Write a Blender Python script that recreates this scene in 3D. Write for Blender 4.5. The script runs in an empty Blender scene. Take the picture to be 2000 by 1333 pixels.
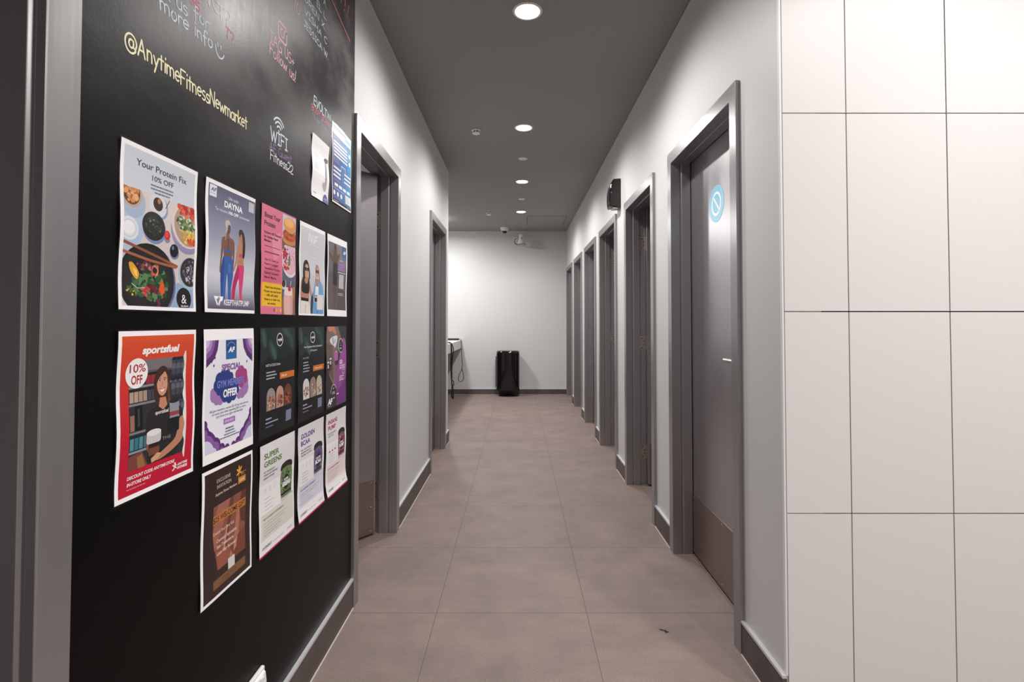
import bpy, bmesh, math, random
from mathutils import Vector, Matrix

SC = bpy.context.scene
COL = SC.collection
PI = math.pi

# ------------------------------------------------------------------ camera
cam_d = bpy.data.cameras.new('camera')
cam_d.sensor_width = 36.0
cam_d.lens = 18.0
cam_d.shift_x = -11.0 / 2000.0
cam_d.shift_y = -59.2 / 2000.0
cam_d.clip_start = 0.02
cam = bpy.data.objects.new('camera', cam_d)
COL.objects.link(cam)
cam.location = (0, 0, 1.17)
cam.rotation_euler = (math.radians(91.3), 0, 0)
SC.camera = cam

# ------------------------------------------------------------------ world, exposure
w = bpy.data.worlds.new('world')
SC.world = w
w.use_nodes = True
w.node_tree.nodes['Background'].inputs[0].default_value = (0.9, 0.95, 1, 1)
w.node_tree.nodes['Background'].inputs[1].default_value = 0.05
SC.view_settings.view_transform = 'Standard'
SC.view_settings.look = 'None'
SC.view_settings.exposure = 0.0
SC.view_settings.gamma = 1.0
SC.view_settings.use_curve_mapping = False
SC.cycles.use_denoising = True
SC.cycles.max_bounces = 10
SC.cycles.diffuse_bounces = 6
SC.cycles.glossy_bounces = 4
SC.cycles.sample_clamp_indirect = 6.0

# ------------------------------------------------------------------ lights (the fittings are built further down)
LAMP_W = 23.0            # corridor downlights
FOYER_W = 24.5           # foyer downlights behind the camera
ALCOVE_W = 37.0
BEAM = (0.14, 0.55)
CEIL = 2.66
CORRIDOR_LAMPS = [(0.047, 2.418), (0.047, 3.885), (0.047, 5.387), (0.047, 6.868)]
NEAR_W = 6.0
NEAR_LAMPS = [(0.047, 0.93), (0.047, -0.56)]
FOYER_LAMPS = [(1.30, 0.75), (2.75, 0.75), (1.30, -0.85), (2.75, -0.85), (0.047, -2.1)]


def lamp(parent, x, y, z, power, size, spread, col=(1.0, 0.97, 0.945)):
    d = bpy.data.lights.new('lamp', 'AREA')
    d.shape = 'DISK'
    d.size = size
    d.energy = power
    d.color = col
    d.spread = math.radians(180)
    if spread < 180:
        # beam of a recessed fitting: cut off towards the horizontal
        d.use_nodes = True
        nt = d.node_tree
        em = nt.nodes['Emission']
        ge = nt.nodes.new('ShaderNodeNewGeometry')
        dt = nt.nodes.new('ShaderNodeVectorMath'); dt.operation = 'DOT_PRODUCT'
        nt.links.new(ge.outputs['Incoming'], dt.inputs[0]); nt.links.new(ge.outputs['Normal'], dt.inputs[1])
        ab = nt.nodes.new('ShaderNodeMath'); ab.operation = 'ABSOLUTE'
        nt.links.new(dt.outputs['Value'], ab.inputs[0])
        mr = nt.nodes.new('ShaderNodeMapRange'); mr.interpolation_type = 'SMOOTHSTEP'
        nt.links.new(ab.outputs[0], mr.inputs[0])
        mr.inputs[1].default_value = BEAM[0]; mr.inputs[2].default_value = BEAM[1]
        nt.links.new(mr.outputs[0], em.inputs['Strength'])
    o = bpy.data.objects.new('lamp', d)
    COL.objects.link(o)
    o.parent = parent
    o.location = Vector((x, y, z)) - parent.location
    return o


# ------------------------------------------------------------------ materials
def lin(c):
    if isinstance(c, str):
        c = c.lstrip('#')
        c = tuple(int(c[i:i + 2], 16) for i in (0, 2, 4))
    r = []
    for v in c:
        v = v / 255.0
        r.append(v / 12.92 if v <= 0.04045 else ((v + 0.055) / 1.055) ** 2.4)
    return (r[0], r[1], r[2], 1.0)


def mat(name, col, rough=0.5, metal=0.0, spec=0.5, coat=0.0, emit=None, emit_s=0.0):
    m = bpy.data.materials.new(name)
    m.use_nodes = True
    b = m.node_tree.nodes['Principled BSDF']
    b.inputs['Base Color'].default_value = lin(col)
    b.inputs['Roughness'].default_value = rough
    b.inputs['Metallic'].default_value = metal
    b.inputs['Specular IOR Level'].default_value = spec
    b.inputs['Coat Weight'].default_value = coat
    b.inputs['Coat Roughness'].default_value = 0.05
    if emit:
        b.inputs['Emission Color'].default_value = lin(emit)
        b.inputs['Emission Strength'].default_value = emit_s
    return m


def N(m, t, **kw):
    n = m.node_tree.nodes.new(t)
    for k, v in kw.items():
        setattr(n, k, v)
    return n


def L(m, a, b):
    m.node_tree.links.new(a, b)


def bsdf(m):
    return m.node_tree.nodes['Principled BSDF']


def math_n(m, op, a, b=None, c=None):
    n = N(m, 'ShaderNodeMath', operation=op)
    for i, v in enumerate((a, b, c)):
        if v is None:
            continue
        if isinstance(v, (int, float)):
            n.inputs[i].default_value = v
        else:
            L(m, v, n.inputs[i])
    return n.outputs[0]


def noise(m, scale, detail=3.0, vec=None, rough=0.5):
    n = N(m, 'ShaderNodeTexNoise')
    n.inputs['Scale'].default_value = scale
    n.inputs['Detail'].default_value = detail
    n.inputs['Roughness'].default_value = rough
    if vec is not None:
        L(m, vec, n.inputs['Vector'])
    return n.outputs['Fac']


def ramp(m, fac, stops):
    r = N(m, 'ShaderNodeValToRGB')
    els = r.color_ramp.elements
    while len(els) < len(stops):
        els.new(0.5)
    for e, (p, c) in zip(els, stops):
        e.position = p
        e.color = c
    L(m, fac, r.inputs[0])
    return r.outputs[0]


def bump(m, h, strength, dist):
    b = N(m, 'ShaderNodeBump')
    b.inputs['Strength'].default_value = strength
    b.inputs['Distance'].default_value = dist
    L(m, h, b.inputs['Height'])
    L(m, b.outputs[0], bsdf(m).inputs['Normal'])


def obvec(m, scale=(1, 1, 1)):
    t = N(m, 'ShaderNodeTexCoord')
    if scale == (1, 1, 1):
        return t.outputs['Object']
    mp = N(m, 'ShaderNodeMapping')
    mp.inputs['Scale'].default_value = scale
    L(m, t.outputs['Object'], mp.inputs['Vector'])
    return mp.outputs[0]


def grey(v):
    return (v, v, v, 1)


# light grey satin wall paint with a faint roller texture
M_WALL = mat('light_grey_wall_paint', (201, 201, 200), 0.5, spec=0.35)
bump(M_WALL, noise(M_WALL, 260, 2, obvec(M_WALL)), 0.05, 0.002)
M_CEIL = mat('grey_ceiling_paint', (150, 148, 145), 0.8, spec=0.15)
bump(M_CEIL, noise(M_CEIL, 200, 2, obvec(M_CEIL)), 0.04, 0.002)

# dark grey satin enamel of the doors and frames with a vertical brush grain
def enamel(name, col, rough, metal):
    m = mat(name, col, rough, metal=metal, spec=0.5)
    v = obvec(m, (90, 90, 3))
    n = noise(m, 1.0, 3, v)
    r = ramp(m, n, [(0.3, grey(rough - 0.02)), (0.7, grey(rough + 0.03))])
    L(m, r, bsdf(m).inputs['Roughness'])
    bump(m, n, 0.006, 0.001)
    return m
M_FRAME = enamel('dark_grey_frame_enamel', (158, 155, 157), 0.30, 0.70)
M_LEAF = enamel('dark_grey_door_enamel', (172, 166, 170), 0.35, 0.90)
bsdf(M_LEAF).inputs['Coat Weight'].default_value = 1.0
bsdf(M_LEAF).inputs['Coat Roughness'].default_value = 0.31
M_KICK = mat('brown_steel_plate', (150, 136, 129), 0.38, metal=0.85)
n_ = noise(M_KICK, 1.0, 2, obvec(M_KICK, (4, 4, 160)))
L(M_KICK, ramp(M_KICK, n_, [(0.3, grey(0.3)), (0.7, grey(0.46))]), bsdf(M_KICK).inputs['Roughness'])
M_STEEL = mat('polished_steel', (205, 203, 200), 0.22, metal=1.0)
M_HINGE = mat('bronze_hinge_steel', (196, 184, 174), 0.35, metal=1.0)
M_ALU = mat('satin_aluminium_trim', (214, 214, 217), 0.35, metal=0.35)
M_SEAL = mat('pale_sealant', (205, 196, 192), 0.6)
M_WHITE = mat('white_plastic', (232, 231, 230), 0.4)
M_OFFWHITE = mat('white_powder_coat', (222, 222, 222), 0.5)
M_BLACKGLOSS = mat('gloss_black_plastic', (8, 8, 11), 0.07, spec=0.6)
M_BLACK = mat('matt_black_rubber', (16, 16, 17), 0.5)
M_DARKSLOT = mat('dark_slot', (20, 20, 20), 0.7)
M_GLOW_DOME = mat('lit_opal_dome', (255, 255, 255), 0.5, emit=(255, 253, 252), emit_s=40.0)
M_GLOW = mat('lit_diffuser', (255, 255, 255), 0.5, emit=(255, 250, 244), emit_s=14.0)
M_COUNTER = mat('pale_laminate_worktop', (204, 200, 200), 0.4)
M_BACKING = mat('dark_panel_gap', (30, 26, 26), 0.8)

# white gloss wall panels
M_PANEL = mat('white_wall_panel', (219, 214, 214), 0.5, spec=0.3)
bump(M_PANEL, noise(M_PANEL, 6, 2, obvec(M_PANEL)), 0.03, 0.01)

# floor tile: warm grey porcelain, fine grain, thin joints 0.603 x 0.597
M_FLOOR = mat('warm_grey_porcelain_tile', (150, 136, 130), 0.6, spec=0.4)
v = obvec(M_FLOOR)
sx = N(M_FLOOR, 'ShaderNodeSeparateXYZ')
L(M_FLOOR, v, sx.inputs[0])
def joint(axis, off, pitch, half):
    f = math_n(M_FLOOR, 'MULTIPLY_ADD', axis, 1.0 / pitch, -off / pitch + 20.0)
    f = math_n(M_FLOOR, 'FRACT', f)
    f = math_n(M_FLOOR, 'SUBTRACT', f, 0.5)
    f = math_n(M_FLOOR, 'ABSOLUTE', f)
    return math_n(M_FLOOR, 'GREATER_THAN', f, 0.5 - half / pitch)
jm = math_n(M_FLOOR, 'MAXIMUM', joint(sx.outputs[0], -0.326, 0.604, 0.0014), joint(sx.outputs[1], 2.087, 0.598, 0.0016))
fine = noise(M_FLOOR, 290, 3, v, 0.65)
mid = noise(M_FLOOR, 5.0, 4, v, 0.6)
big = noise(M_FLOOR, 1.0, 3, obvec(M_FLOOR, (1.2, 3.2, 1)), 0.6)
streak = noise(M_FLOOR, 1.0, 4, obvec(M_FLOOR, (7, 26, 1)), 0.6)
base = ramp(M_FLOOR, mid, [(0.25, lin((124, 109, 103))), (0.75, lin((142, 126, 119)))])
def mixmul(m, a, b, fac):
    n = N(m, 'ShaderNodeMixRGB', blend_type='MULTIPLY')
    n.inputs[0].default_value = fac
    L(m, a, n.inputs[1]); L(m, b, n.inputs[2])
    return n.outputs[0]
c1 = mixmul(M_FLOOR, base, ramp(M_FLOOR, fine, [(0.30, grey(0.55)), (0.48, grey(0.94)), (0.70, grey(1.25))]), 0.9)
c1 = mixmul(M_FLOOR, c1, ramp(M_FLOOR, big, [(0.3, grey(0.88)), (0.7, grey(1.08))]), 0.8)
c1 = mixmul(M_FLOOR, c1, ramp(M_FLOOR, streak, [(0.3, grey(0.92)), (0.6, grey(1.04))]), 0.7)
mx = N(M_FLOOR, 'ShaderNodeMixRGB')
L(M_FLOOR, jm, mx.inputs[0]); L(M_FLOOR, c1, mx.inputs[1])
mx.inputs[2].default_value = lin((95, 84, 80))
L(M_FLOOR, mx.outputs[0], bsdf(M_FLOOR).inputs['Base Color'])
L(M_FLOOR, ramp(M_FLOOR, fine, [(0.3, grey(0.72)), (0.7, grey(0.58))]), bsdf(M_FLOOR).inputs['Roughness'])
hh = math_n(M_FLOOR, 'MULTIPLY_ADD', jm, -1.0, fine)
bump(M_FLOOR, hh, 0.22, 0.0016)

M_SKIRT = mat('dark_skirting_tile', (104, 93, 90), 0.45, spec=0.4)
sk = noise(M_SKIRT, 9, 5, obvec(M_SKIRT), 0.65)
L(M_SKIRT, ramp(M_SKIRT, sk, [(0.3, lin((72, 64, 62))), (0.7, lin((94, 84, 80)))]), bsdf(M_SKIRT).inputs['Base Color'])

# black chalkboard paint with wiped chalk smears, and grey sheen painted in towards the top
M_BOARD = mat('black_chalkboard_paint', (24, 23, 23), 0.42, spec=0.10)
vb = obvec(M_BOARD, (1, 2.2, 3.4))
sm = noise(M_BOARD, 1.4, 5, vb, 0.62)
dm = noise(M_BOARD, 1.0, 3, obvec(M_BOARD, (1, 70, 9)), 0.6)
sz = N(M_BOARD, 'ShaderNodeSeparateXYZ')
L(M_BOARD, obvec(M_BOARD), sz.inputs[0])
zone = N(M_BOARD, 'ShaderNodeMapRange', interpolation_type='SMOOTHSTEP')
L(M_BOARD, sz.outputs[2], zone.inputs[0])
zone.inputs[1].default_value = 1.4
zone.inputs[2].default_value = 2.15
d1 = math_n(M_BOARD, 'MULTIPLY', ramp(M_BOARD, sm, [(0.38, grey(0)), (0.72, grey(1))]), zone.outputs[0])
mxb = N(M_BOARD, 'ShaderNodeMixRGB')
L(M_BOARD, math_n(M_BOARD, 'ADD', math_n(M_BOARD, 'MULTIPLY', d1, 0.6), math_n(M_BOARD, 'MULTIPLY', zone.outputs[0], 0.12)), mxb.inputs[0])
mxb.inputs[1].default_value = lin((9, 9, 9))
mxb.inputs[2].default_value = lin((132, 127, 128))
L(M_BOARD, mxb.outputs[0], bsdf(M_BOARD).inputs['Base Color'])
rr = math_n(M_BOARD, 'MULTIPLY_ADD', d1, 0.12, 0.32)
rr = math_n(M_BOARD, 'MULTIPLY_ADD', dm, 0.06, rr)
L(M_BOARD, rr, bsdf(M_BOARD).inputs['Roughness'])
bump(M_BOARD, noise(M_BOARD, 160, 3, obvec(M_BOARD)), 0.06, 0.002)

_chalk = {}
def chalk_mat(col, cover=0.9):
    k = (col, cover)
    if k in _chalk:
        return _chalk[k]
    m = mat('chalk', col, 0.9, spec=0.1)
    nt = m.node_tree
    tr = N(m, 'ShaderNodeBsdfTransparent')
    mixs = N(m, 'ShaderNodeMixShader')
    g = noise(m, 900, 2, obvec(m), 0.7)
    f = ramp(m, g, [(0.30, grey(max(0.0, cover - 0.35))), (0.45, grey(cover))])
    L(m, f, mixs.inputs[0])
    L(m, tr.outputs[0], mixs.inputs[1])
    L(m, bsdf(m).outputs[0], mixs.inputs[2])
    L(m, mixs.outputs[0], nt.nodes['Material Output'].inputs['Surface'])
    _chalk[k] = m
    return m

_ink = {}
def ink(col, rough=0.38):
    k = (col if isinstance(col, str) else tuple(col), rough)
    if k not in _ink:
        _ink[k] = mat('printed_paper', col, rough, spec=0.4)
    return _ink[k]

M_LAM = mat('clear_laminate', (50, 50, 52), 0.12, spec=0.5)
_t = N(M_LAM, 'ShaderNodeBsdfTransparent')
_x = N(M_LAM, 'ShaderNodeMixShader')
_x.inputs[0].default_value = 0.3
L(M_LAM, _t.outputs[0], _x.inputs[1])
L(M_LAM, bsdf(M_LAM).outputs[0], _x.inputs[2])
L(M_LAM, _x.outputs[0], M_LAM.node_tree.nodes['Material Output'].inputs['Surface'])


# ------------------------------------------------------------------ mesh helpers
def wloc(o):
    v = Vector((0, 0, 0))
    while o is not None:
        v += o.location
        o = o.parent
    return v


def tag(o, label=None, cat=None, group=None, kind=None):
    if label: o['label'] = label
    if cat: o['category'] = cat
    if group: o['group'] = group
    if kind: o['kind'] = kind
    return o


def empty(name, loc, label=None, cat=None, group=None, kind=None):
    o = bpy.data.objects.new(name, None)
    COL.objects.link(o)
    o.location = loc
    o.empty_display_size = 0.1
    return tag(o, label, cat, group, kind)


class MB:
    def __init__(s):
        s.bm = bmesh.new()
        s.mats = []
        s.smooth = False

    def mi(s, m):
        if m not in s.mats:
            s.mats.append(m)
        return s.mats.index(m)

    def face(s, vs, m):
        try:
            f = s.bm.faces.new(vs)
        except ValueError:
            return None
        f.material_index = s.mi(m)
        f.smooth = s.smooth
        return f

    def hexa(s, p, m):
        v = [s.bm.verts.new(q) for q in p]
        for f in ((0, 3, 2, 1), (4, 5, 6, 7), (0, 1, 5, 4), (1, 2, 6, 5), (2, 3, 7, 6), (3, 0, 4, 7)):
            s.face([v[i] for i in f], m)
        return s

    def box(s, x0, x1, y0, y1, z0, z1, m):
        if x0 > x1: x0, x1 = x1, x0
        if y0 > y1: y0, y1 = y1, y0
        if z0 > z1: z0, z1 = z1, z0
        return s.hexa([(x0, y0, z0), (x1, y0, z0), (x1, y1, z0), (x0, y1, z0),
                       (x0, y0, z1), (x1, y0, z1), (x1, y1, z1), (x0, y1, z1)], m)

    def rings(s, rings, m, cap0=True, cap1=True, closed=True, loop=False):
        R = [[s.bm.verts.new(q) for q in r] for r in rings]
        n = len(R[0])
        k = len(R)
        for i in range(k if loop else k - 1):
            a, b = R[i], R[(i + 1) % k]
            for j in range(n if closed else n - 1):
                s.face([a[j], a[(j + 1) % n], b[(j + 1) % n], b[j]], m)
        if cap0 and not loop: s.face(R[0][::-1], m)
        if cap1 and not loop: s.face(R[-1], m)
        return s

    def lathe(s, c, prof, m, n=32, axis='z', cap0=True, cap1=True, sx=1.0, sy=1.0):
        rings = []
        for (r, h) in prof:
            ring = []
            for i in range(n):
                a = 2 * PI * i / n
                u, v = r * math.cos(a) * sx, r * math.sin(a) * sy
                if axis == 'z': q = (c[0] + u, c[1] + v, c[2] + h)
                elif axis == 'x': q = (c[0] + h, c[1] + u, c[2] + v)
                else: q = (c[0] + u, c[1] + h, c[2] + v)
                ring.append(q)
            rings.append(ring)
        s.smooth = True
        s.rings(rings, m, cap0, cap1)
        s.smooth = False
        return s

    def prism(s, poly, axis, a, b, m):
        # poly of 2D points, extruded along axis from a to b
        def P(u, v, h):
            return {'x': (h, u, v), 'y': (u, h, v), 'z': (u, v, h)}[axis]
        return s.rings([[P(u, v, a) for u, v in poly], [P(u, v, b) for u, v in poly]], m)

    def tube(s, pts, r, m, n=8):
        pts = [Vector(p) for p in pts]
        rings = []
        up = Vector((0, 0, 1))
        prev = None
        for i, p in enumerate(pts):
            t = (pts[min(i + 1, len(pts) - 1)] - pts[max(i - 1, 0)]).normalized()
            if prev is None:
                a = t.cross(up)
                if a.length < 1e-3: a = t.cross(Vector((1, 0, 0)))
            else:
                a = prev - t * prev.dot(t)
            a.normalize()
            prev = a
            b = t.cross(a)
            rings.append([p + a * r * math.cos(2 * PI * k / n) + b * r * math.sin(2 * PI * k / n) for k in range(n)])
        s.smooth = True
        s.rings(rings, m)
        s.smooth = False
        return s

    def build(s, name, parent=None, bevel=0.0, seg=2, kind=None, label=None, auto=False):
        bmesh.ops.recalc_face_normals(s.bm, faces=s.bm.faces[:])
        for e in s.bm.edges:
            if len(e.link_faces) == 2 and e.calc_face_angle(0.0) > math.radians(32):
                e.smooth = False
        off = wloc(parent) if parent is not None else Vector((0, 0, 0))
        if off.length:
            bmesh.ops.translate(s.bm, verts=s.bm.verts[:], vec=-off)
        me = bpy.data.meshes.new(name)
        s.bm.to_mesh(me)
        s.bm.free()
        for m in s.mats:
            me.materials.append(m)
        o = bpy.data.objects.new(name, me)
        COL.objects.link(o)
        if parent is not None:
            o.parent = parent
        if bevel > 0:
            b = o.modifiers.new('bevel', 'BEVEL')
            b.width = bevel
            b.segments = seg
            b.limit_method = 'ANGLE'
            b.angle_limit = math.radians(35)
            b.harden_normals = False
        if kind: o['kind'] = kind
        if label: o['label'] = label
        return o


def smooth_path(ctrl, n=10):
    P = [Vector(p) for p in ctrl]
    P = [P[0] * 2 - P[1]] + P + [P[-1] * 2 - P[-2]]
    out = []
    for i in range(1, len(P) - 2):
        for k in range(n):
            t = k / n
            a, b, c, d = P[i - 1], P[i], P[i + 1], P[i + 2]
            out.append(0.5 * ((2 * b) + (c - a) * t + (2 * a - 5 * b + 4 * c - d) * t * t + (3 * b - a - 3 * c + d) * t ** 3))
    out.append(P[-2])
    return out


# ------------------------------------------------------------------ the setting
XL, XR = -0.685, 0.80
YB = 8.33
WT = 0.12
# doors: outer frame edges along the corridor
DOORS_R = [(1.828, 2.670), (2.965, 3.770), (4.100, 4.955), (5.200, 6.055), (6.320, 7.185), (7.420, 8.280)]
DOORS_L = [(-0.085, 0.778), (2.120, 2.925), (3.970, 4.822)]
ZHEAD = 2.02

MB().box(-4.3, 4.2, -3.2, 8.6, -0.08, 0.0, M_FLOOR).build('floor', kind='structure')
MB().box(-4.3, 4.2, -3.2, 8.6, CEIL, CEIL + 0.1, M_CEIL).build('ceiling', kind='structure')


def wall_with_doors(name, xa, xb, y0, y1, doors):
    b = MB()
    y = y0
    for (a, c) in doors:
        b.box(xa, xb, y, a + 0.022, 0, CEIL, M_WALL)
        b.box(xa, xb, a + 0.022, c - 0.022, ZHEAD, CEIL, M_WALL)
        y = c - 0.022
    b.box(xa, xb, y, y1, 0, CEIL, M_WALL)
    return b.build(name, kind='structure')


wall_with_doors('wall_left', XL - WT, XL, -3.0, 5.04, DOORS_L)
wall_with_doors('wall_right', XR, XR + WT, 1.552, YB, DOORS_R)
MB().box(-4.0, 2.6, YB, YB + 0.1, 0, CEIL, M_WALL).build('wall_back', kind='structure')
MB().box(-4.0, XL - WT, 5.04 - WT, 5.04, 0, CEIL, M_WALL).build('wall_alcove', kind='structure')
MB().box(-3.1, -3.0, 5.04, YB, 0, CEIL, M_WALL).build('wall_outer_left', kind='structure')
MB().box(-2.3, -2.2, -3.0, 5.04 - WT, 0, CEIL, M_WALL).build('wall_rooms_left', kind='structure')
MB().box(2.4, 2.5, 1.66, YB, 0, CEIL, M_WALL).build('wall_rooms_right', kind='structure')
b = MB()
for y in (2.80, 3.92, 5.06, 6.17, 7.29):
    b.box(XR + WT, 2.4, y, y + 0.06, 0, CEIL, M_WALL)
b.build('wall_partition_right', kind='structure')
b = MB()
for y in (1.35, 3.35):
    b.box(-2.2, XL - WT, y, y + 0.08, 0, CEIL, M_WALL)
b.build('wall_partition_left', kind='structure')
MB().box(-2.3, 4.0, -3.1, -3.0, 0, CEIL, M_WALL).build('wall_front', kind='structure')
MB().box(3.9, 4.0, -3.0, 1.55, 0, CEIL, M_WALL).build('wall_outer_right', kind='structure')

# white panelled wall facing the camera
b = MB()
b.box(XR + 0.012, 3.9, 1.5535, 1.66, 0, CEIL, M_BACKING)
xs = [0.805, 1.0]
while xs[-1] < 3.9: xs.append(xs[-1] + 0.3055)
xs[-1] = 3.9
zs = [0.0, 0.5975, 1.2025, 1.8075, 2.4125, CEIL]
g = 0.0018
for i in range(len(xs) - 1):
    for j in range(len(zs) - 1):
        b.box(xs[i] + g, xs[i + 1] - g, 1.5455, 1.556, zs[j] + g, zs[j + 1] - g, M_PANEL)
b.build('wall_tiled', kind='structure')
MB().box(XR - 0.002, XR + 0.0035, 1.5445, 1.556, 0.12, CEIL, M_OFFWHITE).build('trim_1', kind='structure')

# shadow-line beads along the ceiling
MB().box(XL, XL + 0.004, -3.0, 5.04, CEIL - 0.012, CEIL - 0.006, M_WALL).build('trim_2', kind='structure')
MB().box(XR - 0.004, XR, 1.556, YB, CEIL - 0.012, CEIL - 0.006, M_WALL).build('trim_3', kind='structure')


def baseboard(name, runs, h):
    # runs: (axis, fixed plane, direction, a, b)
    root = empty(name, (0, 0, 0), kind='structure')
    b, t, s_ = MB(), MB(), MB()
    for (ax, pl, d, a, c) in runs:
        n = max(1, round((c - a) / 0.6))
        for k in range(n):
            u0, u1 = a + (c - a) * k / n + 0.0006, a + (c - a) * (k + 1) / n - 0.0006
            if ax == 'y': b.box(pl, pl + d * 0.0115, u0, u1, 0.002, h - 0.009, M_SKIRT)
            else: b.box(u0, u1, pl, pl + d * 0.0115, 0.002, h - 0.009, M_SKIRT)
        if ax == 'y':
            t.box(pl, pl + d * 0.0135, a, c, h - 0.009, h, M_ALU)
            s_.box(pl, pl + d * 0.0150, a, c, 0.0, 0.0035, M_SEAL)
        else:
            t.box(a, c, pl, pl + d * 0.0135, h - 0.009, h, M_ALU)
            s_.box(a, c, pl, pl + d * 0.0150, 0.0, 0.0035, M_SEAL)
    b.build('skirting_tile', root)
    t.build('metal_capping', root, label='bright metal capping strip along the dark skirting tiles')
    s_.build('sealant_line', root)
    return root


baseboard('baseboard_left', [('y', XL, 1, 0.778, 2.120), ('y', XL, 1, 2.925, 3.970), ('y', XL, 1, 4.822, 5.054), ('x', 5.04, 1, XL - WT, XL + 0.0135)], 0.122)
baseboard('baseboard_right', [('y', XR, -1, 1.545, 1.828), ('y', XR, -1, 2.670, 2.965), ('y', XR, -1, 3.770, 4.100), ('y', XR, -1, 4.955, 5.200), ('y', XR, -1, 6.055, 6.320), ('y', XR, -1, 7.185, 7.420)], 0.120)
baseboard('baseboard_back', [('x', YB, -1, -3.0, XR)], 0.095)

# ------------------------------------------------------------------ doors
FW = 0.058      # frame face
ZC = 1.987      # clear head height
PROF = [(FW, 0.0), (FW, 0.015), (0.001, 0.015), (0.0, 0.013), (0.0, -0.030), (0.0035, -0.034), (0.0035, -0.038),
        (-0.001, -0.042), (-0.001, -0.0855), (0.014, -0.0855), (0.014, -0.1345), (FW, -0.1345), (FW, -0.120)]


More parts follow.
